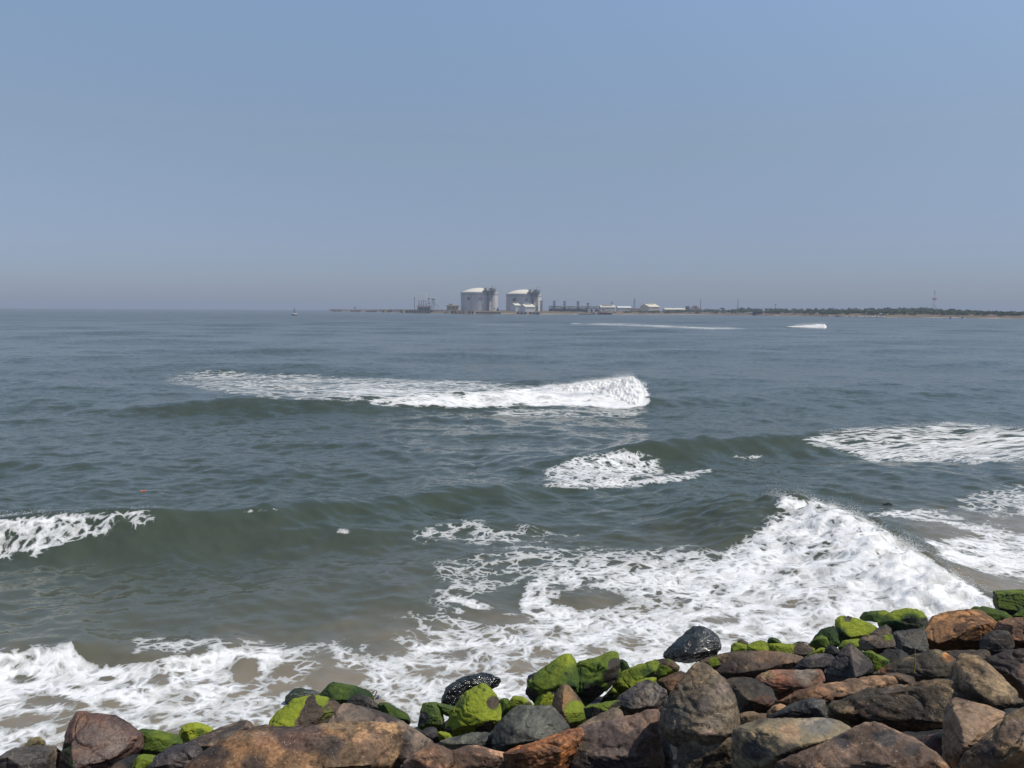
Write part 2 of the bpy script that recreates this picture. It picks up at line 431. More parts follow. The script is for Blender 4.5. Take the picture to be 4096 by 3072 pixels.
def foam_nodes(T, pos, dens, thick):
    """lacy foam pattern from a density: returns mask and tone"""
    flat = T.vmath('MULTIPLY', pos, (1, 1, 0.4))
    lx = T.n('CombineXYZ'); T.put(lx.inputs[0], T.math('MULTIPLY_ADD', T.attr('drawn'), -0.62, 1.0)); lx.inputs[1].default_value = 1.0; lx.inputs[2].default_value = 1.0
    flat = T.vmath('MULTIPLY', flat, lx.outputs[0])      # out in the deeper water the wind draws the foam into streaks
    wa = T.vmath('SUBTRACT', T.noise(flat, 0.7, 3, color=True), (.5, .5, .5))
    wb = T.vmath('SUBTRACT', T.noise(flat, 3.6, 3, color=True), (.5, .5, .5))
    p = T.vmath('ADD', flat, T.vmath('SCALE', wa, scale=1.0))
    p = T.vmath('ADD', p, T.vmath('SCALE', wb, scale=0.30))
    c1 = T.voro(p, 1.7, 'DISTANCE_TO_EDGE')
    c2 = T.voro(p, 5.0, 'DISTANCE_TO_EDGE')
    c3 = T.voro(p, 13.0, 'DISTANCE_TO_EDGE')
    r1 = T.math('SUBTRACT', 1.0, T.ss(c1, 0.0, 0.42))
    r2 = T.math('SUBTRACT', 1.0, T.ss(c2, 0.0, 0.40))
    r3 = T.math('SUBTRACT', 1.0, T.ss(c3, 0.0, 0.45))
    f = T.noise(p, 2.8, 6, 0.64)
    f2 = T.noise(flat, 11.0, 4, 0.6)
    P = T.math('MULTIPLY', r1, 0.40)
    P = T.math('MULTIPLY_ADD', r2, 0.36, P)
    P = T.math('MULTIPLY_ADD', r3, 0.10, P)
    P = T.math('MULTIPLY_ADD', f, 0.48, P)
    P = T.math('MULTIPLY_ADD', f2, 0.22, P)        # about 0.3 .. 1.3
    big = T.noise(flat, 0.42, 2, 0.5)
    thr = T.math('SUBTRACT', 1.20, T.math('MULTIPLY', dens, 0.70))
    thr = T.math('ADD', thr, T.math('MULTIPLY', T.math('SUBTRACT', big, 0.48), 0.6))
    x = T.math('SUBTRACT', P, thr)
    mask = T.math('ADD', T.math('MULTIPLY', T.ss(x, 0.0, 0.10), 0.72), T.math('MULTIPLY', T.ss(x, -0.09, 0.10), 0.28))
    mask = T.math('MULTIPLY', mask, T.ss(dens, 0.05, 0.22))
    deep = T.ss(x, 0.05, 0.5)
    return mask, deep, P

T = NT('sea_water')
pos = T.pos()
foam, thick, silt, chop, reach = (T.attr(a) for a in ('foam', 'thick', 'silt', 'chop', 'reach'))
mask, deep, P = foam_nodes(T, pos, foam, thick)
# ripples: slopes straight from noise so that they stay at any distance
rp = T.vmath('MULTIPLY', pos, (0.55, 1.0, 1.0))
s1 = T.vmath('SUBTRACT', T.noise(rp, 2.6, 3, 0.6, color=True), (.5, .5, .5))
s2 = T.vmath('SUBTRACT', T.noise(rp, 0.55, 3, 0.55, color=True), (.5, .5, .5))
s3 = T.vmath('SUBTRACT', T.noise(rp, 11.0, 2, 0.6, color=True), (.5, .5, .5))
sl3 = T.vmath('ADD', T.vmath('SCALE', s1, scale=0.55), T.vmath('SCALE', s2, scale=0.22))
sl3 = T.vmath('ADD', sl3, T.vmath('SCALE', s3, scale=0.30))
sl3 = T.vmath('MULTIPLY', sl3, (1.0, 1.0, 0.0))
sl3 = T.vmath('SCALE', sl3, scale=chop)
gn = T.n('NewGeometry').outputs['Normal']
wn = T.vmath('NORMALIZE', T.vmath('ADD', gn, sl3))
murk = T.noise(pos, 0.22, 4, 0.6)
green = T.mix(murk, (0.036, 0.050, 0.037), (0.058, 0.072, 0.052))
green = T.mix(T.math('MULTIPLY', reach, 0.75), green, (0.046, 0.056, 0.048))
sand = T.mix(T.noise(pos, 1.1, 5, 0.6), (0.165, 0.142, 0.105), (0.245, 0.205, 0.150))
body = T.mix(silt, green, sand)
# thin foam lets the water tint through
water = T.bsdf(body, T.math('MULTIPLY_ADD', reach, 0.09, 0.13), wn, 0.5, ior=1.333)
ftone = T.mix(deep, (0.37, 0.38, 0.37), (0.78, 0.78, 0.775))
ftone = T.mix(T.math('MULTIPLY', T.ss(T.noise(T.vmath('MULTIPLY', pos, (1.0, 1.6, 1.0)), 1.7, 6, 0.68), .42, .72), 0.62), ftone, (0.40, 0.385, 0.345))
fb = T.bump(T.math('ADD', P, T.math('MULTIPLY', T.noise(pos, 16, 3, 0.55), 0.25)), 0.45, 0.045)
fsh = T.bsdf(ftone, 0.55, fb, 0.3)
ms = T.n('MixShader')
T.put(ms.inputs[0], mask); T.put(ms.inputs[1], water); T.put(ms.inputs[2], fsh)
M_WATER = T.done(ms.outputs[0])
wo_ = link('water', wme, None, M_WATER)
tag(wo_, 'grey-green choppy sea with lines of white foam towards the rocks', kind='structure')

# ================================================================== ROCKS
def slope_z(x, y):
    return np.clip(0.42 * -shore_dist(x, y), -1.6, 3.4)

# --- the bed the boulders lie on
bx = np.linspace(-16, 17, 300); by = np.linspace(-6, 17, 210)
BX, BY = [a.ravel() for a in np.meshgrid(bx, by)]
bP = np.stack((BX, BY, np.full_like(BX, 2.2)), 1)
BZ = slope_z(BX, BY) - 0.36 - 0.26 * sstep(-2.2, -0.6, shore_dist(BX, BY)) + 0.20 * np.abs(fbm(bP * 1.7, 3)) + 0.06 * fbm(bP * 6, 2)
BZ = np.minimum(BZ, 3.1)
ib = np.arange(len(BX)).reshape(len(by), len(bx))
bme = mesh_np('rubble_bed', np.stack((BX, BY, BZ), 1), np.stack((ib[:-1, :-1], ib[:-1, 1:], ib[1:, 1:], ib[1:, :-1]), -1).reshape(-1, 4))

TINT = dict(brown=(.135, .090, .062), tan=(.260, .175, .112), purple=(.112, .080, .062), dark=(.056, .046, .038), black=(.016, .017, .016),
            grey=(.108, .095, .080), slate=(.072, .078, .072), rust=(.200, .088, .034), orange=(.270, .138, .062), speck=(.135, .105, .082), log=(.175, .148, .112))

T = NT('sea_wall_stone')
pos = T.pos()
tint_ = T.attr('tint', 'Color'); alg = T.attr('alg'); tone = T.attr('tone'); wet = T.attr('wet'); speck = T.attr('speck')
nA = T.noise(pos, 2.6, 5, 0.6, 0.4)
nB = T.noise(pos, 9.0, 5, 0.65)
nC = T.noise(pos, 48.0, 3, 0.6)
lay = T.noise(T.vmath('MULTIPLY', pos, (1.5, 1.5, 9.0)), 2.0, 5, 0.6, 0.6)
dark = T.mix(1.0, tint_, (0.34, 0.32, 0.31), 'MULTIPLY')
warm = T.mix(1.0, tint_, (1.85, 1.68, 1.45), 'MULTIPLY')
rust = T.mix(1.0, tint_, (1.22, 0.92, 0.66), 'MULTIPLY')
base = T.mix(T.ss(nA, 0.44, 0.60), dark, tint_)
base = T.mix(T.ss(T.math('MULTIPLY_ADD', T.noise(pos, 3.4, 4, .6), .6, T.math('MULTIPLY', nB, .4)), 0.50, 0.60), base, warm)
base = T.mix(T.math('MULTIPLY', T.ss(T.noise(pos, 1.7, 4, 0.6), 0.50, 0.68), 0.75), base, rust)
base = T.mix(T.math('MULTIPLY', T.ss(lay, 0.52, 0.64), 0.65), base, dark)
grain = T.math('MULTIPLY_ADD', T.math('SUBTRACT', nC, 0.5), T.math('MULTIPLY_ADD', speck, 2.6, 0.5), 1.0)
gcol = T.n('CombineXYZ'); [T.put(gcol.inputs[i], grain) for i in range(3)]
base = T.mix(T.math('MULTIPLY_ADD', speck, 0.5, 0.5), base, T.mix(1.0, base, gcol.outputs[0], 'MULTIPLY'))
# feldspar flecks
fl = T.voro(pos, 46.0, 'F1')
flm = T.math('MULTIPLY', T.math('LESS_THAN', fl, 0.12), T.math('GREATER_THAN', T.noise(pos, 7, 2), 0.50))
base = T.mix(T.math('MULTIPLY', flm, T.math('MULTIPLY_ADD', speck, 0.5, 0.2)), base, (0.46, 0.40, 0.34))
# algae
an = T.noise(T.vmath('MULTIPLY', pos, (1, 1, 0.45)), 7.5, 6, 0.68, 0.3)
am = T.ss(T.math('ADD', alg, T.math('MULTIPLY', T.math('SUBTRACT', an, 0.5), 1.75)), 0.36, 0.62)
tn = T.math('ADD', tone, T.math('MULTIPLY', T.math('SUBTRACT', T.noise(pos, 5.0, 5, 0.65), 0.49), 1.0), clamp=True)
acol = T.n('ValToRGB')
T.put(acol.inputs[0], tn)
e = acol.color_ramp.elements
e[0].position = 0.0; e[0].color = (.007, .014, .006, 1)
e[1].position = 1.0; e[1].color = (.225, .265, .016, 1)
for p_, c_ in ((.3, (.016, .042, .006)), (.62, (.085, .125, .010))):
    q = e.new(p_); q.color = (*c_, 1)
hair = T.noise(T.vmath('MULTIPLY', pos, (1.0, 1.0, 0.25)), 60, 3, 0.65)
ag = T.mix(0.55, acol.outputs[0], T.mix(T.ss(hair, 0.3, 0.7), T.mix(1.0, acol.outputs[0], (.58, .6, .55), 'MULTIPLY'), T.mix(1.0, acol.outputs[0], (1.4, 1.3, 1.2), 'MULTIPLY')))
col = T.mix(am, base, ag)
rg = T.math('SUBTRACT', 0.78, T.math('MULTIPLY', wet, 0.72))
rg = T.math('ADD', rg, T.math('MULTIPLY', T.math('SUBTRACT', nB, 0.5), 0.25), clamp=True)
rg = T.mix(T.math('MULTIPLY', am, T.math('SUBTRACT', 1.0, wet)), rg, 0.9)
hgt = T.math('ADD', T.math('MULTIPLY', nB, 1.0), T.math('MULTIPLY', nC, 0.35))
hgt = T.math('ADD', hgt, T.math('MULTIPLY', lay, 0.7))
hgt = T.math('ADD', hgt, T.math('MULTIPLY', T.math('MULTIPLY', hair, am), 0.35))
hgt = T.math('ADD', hgt, T.math('MULTIPLY', T.math('MULTIPLY', T.noise(pos, 26, 5, 0.75), wet), 0.8))
bm = T.bump(hgt, 0.6, 0.026)
wb_ = T.n('Bump'); T.put(wb_.inputs['Height'], T.noise(pos, 17, 2, 0.6)); T.put(wb_.inputs['Strength'], T.math('MULTIPLY', wet, 0.5))
wb_.inputs['Distance'].default_value = 0.06; T.put(wb_.inputs['Normal'], bm)
M_STONE = T.done(T.bsdf(col, rg, wb_.outputs[0], T.math('MULTIPLY_ADD', wet, 0.5, 0.42)))

n_ = len(BX)
cattr(bme, 'tint', np.tile((.020, .018, .016), (n_, 1)))  # near-black tint puts the shade of the gaps into the bed colour
for a_, v_ in (('alg', 0.0), ('tone', 0.2), ('wet', 0.0), ('speck', 0.3)):
    vattr(bme, a_, np.full(n_, v_))
tag(link('rubble_bed', bme, None, M_STONE), 'stony bed of the sea wall, painted dark as shade in the gaps between boulders', kind='structure')

ZOOM = dict(L=(0, 2300, 2.149), A=(1000, 2600, 3.511), B=(1600, 2600, 3.511), C=(2050, 2560, 3.240), D=(2600, 2450, 2.667), E=(3250, 2300, 2.149), P=(0, 0, 1.0))
rr = random.Random(11)

def refine(V, Fc, L):
    """split every triangle edge longer than L until none is left"""
    for _ in range(9):
        E = np.sort(np.concatenate((Fc[:, [0, 1]], Fc[:, [1, 2]], Fc[:, [2, 0]])), 1)
        U, inv = np.unique(E, axis=0, return_inverse=True)
        inv = inv.ravel()
        long_ = np.linalg.norm(V[U[:, 0]] - V[U[:, 1]], axis=1) > L
        if not long_.any(): break
        mid = np.full(len(U), -1); mid[long_] = len(V) + np.arange(long_.sum())
        V = np.concatenate((V, (V[U[long_, 0]] + V[U[long_, 1]]) / 2))
        m = mid[inv].reshape(3, -1).T                    # midpoints of edges 01, 12, 20
        out = []
        cnt = (m >= 0).sum(1)
        out.append(Fc[cnt == 0])
        a = cnt == 3
        f, q = Fc[a], m[a]
        out += [np.stack((f[:, 0], q[:, 0], q[:, 2]), 1), np.stack((q[:, 0], f[:, 1], q[:, 1]), 1), np.stack((q[:, 2], q[:, 1], f[:, 2]), 1), q]
        for r_ in range(3):
            i0, i1, i2 = r_, (r_ + 1) % 3, (r_ + 2) % 3
            a = (cnt == 1) & (m[:, i0] >= 0)             # edge i0-i1 split
            f, q = Fc[a], m[a]
            out += [np.stack((f[:, i0], q[:, i0], f[:, i2]), 1), np.stack((q[:, i0], f[:, i1], f[:, i2]), 1)]
            a = (cnt == 2) & (m[:, i0] < 0)              # edges i1-i2 and i2-i0 split
            f, q = Fc[a], m[a]
            out += [np.stack((q[:, i1], f[:, i2], q[:, i2]), 1), np.stack((f[:, i0], f[:, i1], q[:, i1]), 1), np.stack((f[:, i0], q[:, i1], q[:, i2]), 1)]
        Fc = np.concatenate(out)
    return V, Fc

def relax(V, Fc, it):
    E = np.concatenate((Fc[:, [0, 1]], Fc[:, [1, 2]], Fc[:, [2, 0]]))
    deg = np.bincount(E[:, 0], minlength=len(V))[:, None]
    for _ in range(it):
        S_ = np.stack([np.bincount(E[:, 0], weights=V[E[:, 1], k], minlength=len(V)) for k in range(3)], 1)
        V = 0.5 * V + 0.5 * S_ / np.maximum(deg, 1)
    return V

def vnormals(V, Fc):
    n = np.cross(V[Fc[:, 1]] - V[Fc[:, 0]], V[Fc[:, 2]] - V[Fc[:, 0]])
    N_ = np.stack([np.bincount(Fc.ravel(), weights=np.repeat(n[:, k], 3), minlength=len(V)) for k in range(3)], 1)
    return N_ / np.maximum(np.linalg.norm(N_, axis=1), 1e-9)[:, None]

N_ROCK = [0]

def ground_hit(u, v):
    r = ray(u, v); r = r / np.linalg.norm(r)
    s = 2.0
    while s < 40:
        p = CAM + r * s
        if p[2] < max(float(slope_z(p[0], p[1])) + 0.02, 0.0): break
        s += 0.02
    return s

def boulder(label, zoom, outlines, tint='brown', inner=None, alg=0.0, tone=0.5, patches=(), up=None, d=0.0, tilt=0.30, bulge=0.42, wet=0.05, speck=0.4, rough=1.0, group='bare boulders of the sea wall', anchor=None, soft=1, under=0.5, grow=1.06, stains_and_shade=()):
    N_ROCK[0] += 1
    rnd_ = random.Random(N_ROCK[0] * 13 + 5)
    x0, y0, sc = ZOOM[zoom]
    tr = lambda p: (x0 + p[0] / sc, y0 + p[1] / sc)
    if not isinstance(outlines[0], list): outlines = [outlines]
    polys = [[tr(p) for p in o] for o in outlines]
    polys = [[tuple(q) for q in (np.array(o) - np.mean(o, 0)) * grow + np.mean(o, 0)] for o in polys]
    allp = np.array([p for o in polys for p in o])
    ulo, vlo = allp.min(0); uhi, vhi = allp.max(0)
    if anchor: au, av = tr(anchor)
    else: au, av = (ulo + uhi) / 2, vlo * 0.35 + min(vhi, 3160) * 0.65
    dist = ground_hit(au, av) + d
    size_px = min(uhi - ulo, vhi - vlo)
    size = size_px * dist / FPX
    big = max(uhi - ulo, vhi - vlo) * dist / FPX
    B = bulge * size
    def world(u, v, off):
        r = ray(u, v); r = r / np.linalg.norm(r)
        return CAM + r * (dist + off)
    allV, allF, nb = [], [], 0
    s_ = math.sqrt(size * big)
    for k, o in enumerate(polys):
        P = np.array(o); c = P.mean(0)
        sz = min(np.ptp(P[:, 0]), np.ptp(P[:, 1])) * dist / FPX
        Bk = bulge * sz
        tl = lambda v: tilt * (av - v) / FPX * dist if v < av else under * (v - av) / FPX * dist
        pts = [world(u, v, tl(v) + rnd_.uniform(-.08, .08) * sz) for u, v in o]
        if inner is not None and k == 0:
            for (x, y, b) in inner:
                u, v = tr((x, y)); pts.append(world(u, v, tl(v) * 0.8 - b * Bk))
        else:
            ring = o[rnd_.randint(0, 1)::max(2, len(o) // 4)]
            for u, v in ring:
                f = rnd_.uniform(.45, .80)
                uu, vv = c[0] + (u - c[0]) * f, c[1] + (v - c[1]) * f
                pts.append(world(uu, vv, tl(vv) * 0.8 - Bk * rnd_.uniform(.5, 1.05)))
        for u, v in o[::2]:
            f = rnd_.uniform(.45, .7)
            uu, vv = c[0] + (u - c[0]) * f, c[1] + (v - c[1]) * f + 0.08 * size_px
            pts.append(world(uu, vv, tl(vv) + sz * rnd_.uniform(.5, .8)))
        bk = bmesh.new()
        for p in pts: bk.verts.new(p)
        res = bmesh.ops.convex_hull(bk, input=bk.verts)
        junk = list({g for g in res['geom_interior'] + res['geom_unused'] if isinstance(g, bmesh.types.BMVert)})
        if junk: bmesh.ops.delete(bk, geom=junk, context='VERTS')
        bmesh.ops.triangulate(bk, faces=bk.faces)
        bk.verts.index_update()
        V = np.array([v_.co[:] for v_ in bk.verts]); Fc = np.array([[v_.index for v_ in f_.verts] for f_ in bk.faces]); bk.free()
        V, Fc = refine(V, Fc, min(max(big / 40, 0.012), 0.036))
        # chips: flat breaks knocked off the corners
        cc = V.mean(0)
        for _ in range(7):
            n_v = np.array([rnd_.gauss(0, 1) for _ in range(3)]); n_v /= np.linalg.norm(n_v)
            h = (V - cc) @ n_v
            lim_ = h.max() * rnd_.uniform(.88, .97)
            V = V - np.maximum(h - lim_, 0)[:, None] * n_v
        V = relax(V, Fc, soft)
        allV.append(V); allF.append(Fc + nb); nb += len(V)
    W = np.concatenate(allV); Fc = np.concatenate(allF)
    org = Vector(CAM + (ray(au, av) / np.linalg.norm(ray(au, av))) * (dist + 0.2 * size))
    Nn = vnormals(W, Fc)
    disp = 0.008 * s_ * fbm(W * (1.9 / s_) + 5, 3)
    tt = (W[:, 2] * 3.0 + fbm(W * (1.3 / s_) + 21, 3) * s_ * 1.6 + W[:, 0] * rnd_.uniform(-1, 1)) * (3.2 / s_)
    fr = tt - np.floor(tt)
    disp += 0.011 * s_ * (sstep(.30, .55, fr) - fr)            # broken ledges
    ax = np.array((1.0, 1.0, 3.2))
    disp += 0.010 * s_ * fbm(W * ax * (3.4 / s_) + 11, 4, .6)
    cr = np.abs(perlin(W * np.array((1.2, 1.2, 2.2)) * (2.2 / s_) + 31))
    disp -= 0.026 * s_ * np.exp(-(cr / 0.022) ** 2)            # cracks
    disp += 0.011 * (np.abs(fbm(W * 7 + 3, 3, .6)) - .3)
    W = W + Nn * (disp * rough)[:, None]
    V = W - np.array(org)
    me2 = mesh_np('boulder', V, Fc)
    ob = bpy.data.objects.new('boulder', me2); COL.objects.link(ob); ob.location = org
    n = len(V); Nn = vnormals(W, Fc)
    pu, pv = pix(W)
    A = np.full(n, float(alg)); TN = np.full(n, float(tone))
    if up is not None:
        A = A + up[2] * sstep(up[0], up[1], Nn[:, 2])
    for pt in patches:                    # (x, y, radius, algae[, tone]); some dark ones paint shade
        cu, cv = tr(pt[:2]); g = 1 - sstep(0.55, 1.2, np.hypot(pu - cu, pv - cv) / (pt[2] / sc))
        A = A * (1 - g) + pt[3] * g
        if len(pt) > 4: TN = TN * (1 - g) + pt[4] * g
    tn = np.array(TINT[tint] if isinstance(tint, str) else tint)
    jit = np.array([rnd_.uniform(.92, 1.08) for _ in range(3)])
    tcol = np.tile(1.0 * tn * np.array((1.04, 1.0, .88)) * jit * rnd_.uniform(.9, 1.1), (n, 1))
    wob_ = 0.55 * fbm(W * 5.0 + 40, 4, .6)
    for sx0, sy0, sr, sc_ in stains_and_shade:      # rust, lichen, dark weathering and painted shade, with edges of their own
        cu, cv = tr((sx0, sy0)); g = (1 - sstep(0.6, 1.1, np.hypot(pu - cu, (pv - cv) * 1.2) / (sr / sc) + wob_))[:, None]
        tcol = tcol * (1 - g) + np.array(sc_) * g
    cattr(me2, 'tint', tcol)
    wl = np.maximum(wet, 0.8 * (1 - sstep(0.05, 0.30, W[:, 2])))
    vattr(me2, 'alg', A); vattr(me2, 'tone', TN); vattr(me2, 'wet', wl); vattr(me2, 'speck', np.full(n, speck))
    me2.materials.append(M_STONE)
    tag(ob, label, 'boulder', group)
    return ob

GA = 'algae-covered boulders at the water line'
GW = 'wet black boulders in the surf'

# ---- left end (zoom L)
boulder('dark grey speckled boulder in the bottom corner, left of the big brown block', 'L', [(-60, 1600), (0, 1580), (60, 1520), (150, 1475), (250, 1460), (400, 1458), (470, 1475), (510, 1510), (530, 1590), (545, 1720), (300, 1780), (-60, 1780)], (.085, .078, .080), inner=[(60, 1560, .7), (440, 1500, .8), (390, 1620, 1.0), (350, 1720, 1.0), (150, 1660, 1.0)], speck=.9, wet=.25)
boulder('small tan rounded stone peeping out behind the dark grey corner boulder', 'L', [(190, 1490), (230, 1440), (270, 1400), (310, 1385), (350, 1395), (385, 1430), (395, 1475), (380, 1540), (200, 1540)], (.20, .155, .085), alg=.28, tone=.55)
boulder('big dark brown angular block with a flat top standing against the foam', 'L', [(650, 1190), (700, 1180), (780, 1195), (1000, 1215), (1060, 1245), (1100, 1290), (1180, 1340), (1235, 1385), (1245, 1430), (1210, 1500), (1160, 1560), (1080, 1610), (1010, 1640), (960, 1780), (480, 1780), (530, 1560), (570, 1430), (610, 1300)], (.105, .070, .055), inner=[(690, 1225, .35), (980, 1262, .45), (640, 1480, .8), (1120, 1420, .75), (960, 1570, .9), (620, 1680, 1.0)], tilt=.12, wet=.3, speck=.7, patches=[(560, 1500, 90, .55, .35), (560, 1650, 120, .5, .3)], bulge=.36, stains_and_shade=[(760, 1350, 130, (.075, .05, .042)), (1000, 1450, 100, (.13, .09, .07))])
boulder('flat-faced mid green mossy block right of the big dark brown block', 'L', [(1160, 1350), (1230, 1322), (1330, 1330), (1450, 1355), (1540, 1375), (1565, 1450), (1530, 1490), (1400, 1550), (1250, 1570), (1170, 1530), (1150, 1420)], 'dark', alg=1.0, tone=.42, patches=[(1400, 1350, 90, 1.0, .6)], group=GA)
boulder('bright lime green rounded rock beside the flat green block', 'L', [(1545, 1350), (1570, 1300), (1620, 1275), (1690, 1268), (1760, 1285), (1820, 1312), (1850, 1330), (1800, 1400), (1700, 1440), (1600, 1470), (1540, 1460), (1535, 1400)], 'dark', alg=1.1, tone=.93, patches=[(1720, 1350, 40, .9, .5)], group=GA)
boulder('low lime and olive rock wedged below the flat green block', 'L', [(1130, 1659), (1150, 1600), (1180, 1550), (1240, 1540), (1260, 1570), (1340, 1550), (1340, 1600), (1290, 1690), (1200, 1760), (1140, 1740)], 'dark', alg=.85, tone=.75, d=-.1, group=GA)
boulder('stone painted black as shadow, tucked under the overhang of the big dark brown block', 'L', [(1000, 1610), (1100, 1560), (1190, 1545), (1230, 1590), (1240, 1650), (1200, 1730), (1000, 1730)], 'black', d=.1)  # black tint paints the shadow under the block
boulder('small reddish brown stone at the lower right foot of the dark brown block', 'L', [(950, 1660), (1010, 1605), (1060, 1620), (1090, 1659), (1085, 1760), (950, 1760)], 'brown', d=-.25)
boulder('grey purple slab sloping up to a blunt tip behind the large brown boulder', 'L', [(1480, 1500), (1560, 1470), (1680, 1410), (1830, 1340), (1980, 1290), (2060, 1255), (2110, 1250), (2150, 1268), (2195, 1310), (2210, 1400), (2000, 1500), (1800, 1580), (1600, 1620), (1480, 1560)], (.108, .082, .070), inner=[(1650, 1470, .8), (1950, 1360, .9), (2120, 1300, .7), (1900, 1470, 1.0)], wet=.15)
boulder('coarse grey speckled rock in front of the grey purple slab', 'L', [(1270, 1700), (1290, 1640), (1340, 1560), (1420, 1500), (1480, 1470), (1560, 1460), (1680, 1425), (1710, 1470), (1745, 1540), (1765, 1620), (1740, 1720), (1500, 1800), (1290, 1790)], (.105, .088, .080), speck=1.0, wet=.3, d=-.1)
# ---- large brown foreground boulder and the heap behind it (zoom P / A)
boulder('very large mottled brown boulder across the foreground left of centre', 'P', [(700, 3075), (735, 3060), (810, 3017), (884, 2970), (972, 2925), (1024, 2908), (1120, 2922), (1228, 2925), (1270, 2910), (1427, 2900), (1541, 2893), (1575, 2896), (1610, 2927), (1604, 2947), (1584, 2972), (1572, 3027), (1555, 3060), (1524, 3090), (1480, 3170), (700, 3180)], (.185, .118, .076), inner=[(840, 3040, .6), (1030, 2950, .55), (1250, 2960, .75), (1470, 2940, .55), (1530, 2960, .7), (1490, 3060, .95), (1150, 3080, 1.1), (850, 3130, .9)], bulge=.40, speck=.9, rough=1.1, d=-.25, stains_and_shade=[(1180, 2935, 130, (.075, .052, .044)), (850, 3040, 90, (.060, .045, .036)), (1010, 3050, 60, (.07, .05, .04)), (1310, 2990, 60, (.075, .058, .05)), (1490, 2985, 80, (.27, .165, .095)), (1060, 2965, 60, (.24, .15, .10))])
boulder('dark olive wet rounded rock standing in brown water behind the lime and brown boulder', 'A', [(460, 690), (500, 640), (560, 580), (620, 545), (700, 533), (800, 555), (930, 580), (980, 605), (1000, 680), (900, 780), (600, 780), (480, 730)], (.025, .028, .024), alg=.6, tone=.18, wet=.5, group=GW, anchor=(740, 710))
boulder('dark moss green block with a squared top against the brown water', 'A', [(980, 640), (1040, 570), (1110, 490), (1170, 453), (1260, 465), (1400, 490), (1530, 520), (1620, 550), (1690, 600), (1720, 650), (1730, 740), (1500, 830), (1250, 820), (1050, 760)], 'black', alg=1.1, tone=.30, wet=.1, group=GA, anchor=(1350, 740))
boulder('large dome-shaped boulder, lime green on one half and dark brown on the other', 'A', [(235, 1105), (300, 1000), (400, 870), (520, 770), (620, 700), (720, 665), (830, 645), (950, 645), (1060, 670), (1120, 712), (1230, 735), (1280, 790), (1260, 900), (1190, 1000), (1130, 1090), (1000, 1180), (800, 1230), (400, 1230), (230, 1150)], (.050, .040, .030), alg=.30, tone=.75, patches=[(420, 1030, 330, 1.2, .95), (620, 800, 200, 1.2, .95), (760, 690, 110, 1.2, .92), (1000, 690, 110, .9, .85), (850, 720, 90, .1), (860, 900, 190, .12), (1080, 920, 130, .55, .7), (720, 1040, 110, .25, .6)], group=GA, d=-.05)
boulder('smooth purple grey dome rising behind the large mottled brown boulder', 'A', [(1080, 1120), (1200, 940), (1290, 800), (1340, 755), (1420, 760), (1500, 785), (1700, 840), (1900, 880), (2060, 960), (2160, 1030), (2230, 1110), (2330, 1150), (2450, 1215), (2580, 1300), (2600, 1450), (2560, 1800), (2000, 1800), (1500, 1450), (1100, 1280)], (.122, .092, .078), inner=[(1420, 850, .5), (1800, 930, .75), (2100, 1080, .9), (2300, 1300, 1.0), (1800, 1200, 1.0), (2300, 1600, 1.0)], speck=.5, bulge=.30, rough=.8, stains_and_shade=[(1900, 1000, 120, (.10, .075, .07)), (1280, 960, 50, (.06, .05, .048))])
boulder('black crusted rock lying along the top of the purple grey dome', 'A', [(1290, 800), (1380, 690), (1450, 640), (1540, 615), (1620, 630), (1700, 680), (1760, 730), (1850, 800), (1910, 880), (1840, 900), (1700, 870), (1500, 820), (1340, 790)], (.042, .040, .038), speck=.8, wet=.15, anchor=(1600, 850), d=-.05)
boulder('dark green sloping rock just right of the black crusted rock', 'A', [(1800, 780), (1840, 740), (1900, 720), (1980, 760), (2060, 820), (2120, 850), (2212, 900), (2260, 1010), (2200, 1080), (2000, 1000), (1850, 900)], 'black', alg=1.0, tone=.27, group=GA)
boulder('small black stone at the left foot of the lime and brown dome boulder', 'A', [(160, 1120), (200, 1070), (260, 1050), (300, 1100), (270, 1170), (180, 1170)], 'black', wet=.3)
# ---- middle (zoom B)
boulder('large glistening black boulder awash in foam behind the lime green peaked rock', 'B', [[(575, 760), (600, 660), (650, 530), (760, 440), (860, 420), (940, 520), (960, 700), (900, 800), (700, 830)], [(760, 440), (900, 375), (1040, 345), (1130, 318), (1220, 315), (1330, 370), (1400, 410), (1430, 460), (1380, 515), (1250, 540), (1000, 610), (820, 600)]], 'black', wet=.85, alg=.25, tone=.1, group=GW, rough=1.2, anchor=(1000, 640))
boulder('mid green saddle-shaped rock with a wet patch, left of the lime green peaked rock', 'B', [[(300, 1110), (290, 850), (320, 760), (390, 720), (480, 720), (560, 745), (600, 850), (560, 1000), (640, 1150), (500, 1160)], [(480, 740), (560, 745), (680, 780), (780, 790), (810, 860), (740, 960), (600, 900)], [(240, 1070), (290, 900), (330, 830), (430, 980), (420, 1100), (300, 1120)]], 'black', alg=1.0, tone=.48, patches=[(320, 960, 110, .2, .1), (600, 1020, 80, .35, .5)], wet=.3, group=GA)
boulder('lime green peaked rock with a brown bare patch on its right flank', 'B', [(640, 1040), (730, 950), (760, 860), (800, 780), (870, 650), (930, 590), (1030, 550), (1090, 510), (1150, 480), (1200, 490), (1250, 545), (1310, 590), (1360, 640), (1395, 700), (1405, 900), (1430, 940), (1350, 1030), (1250, 1150), (1150, 1190), (900, 1230), (760, 1235), (700, 1190), (650, 1100)], (.060, .048, .034), inner=[(1160, 520, .3), (980, 640, .6), (1200, 700, .8), (900, 820, .7), (1250, 900, .9), (900, 1000, 1.0), (1150, 1020, 1.1), (740, 1100, .6)], alg=1.1, tone=.9, patches=[(1310, 740, 110, .25, .5), (840, 740, 90, 1.0, .58), (1250, 1090, 110, .2), (1120, 1130, 90, .3), (680, 1130, 60, .3, .1), (1180, 560, 30, .5, .4)], group=GA, rough=1.1, tilt=.25)
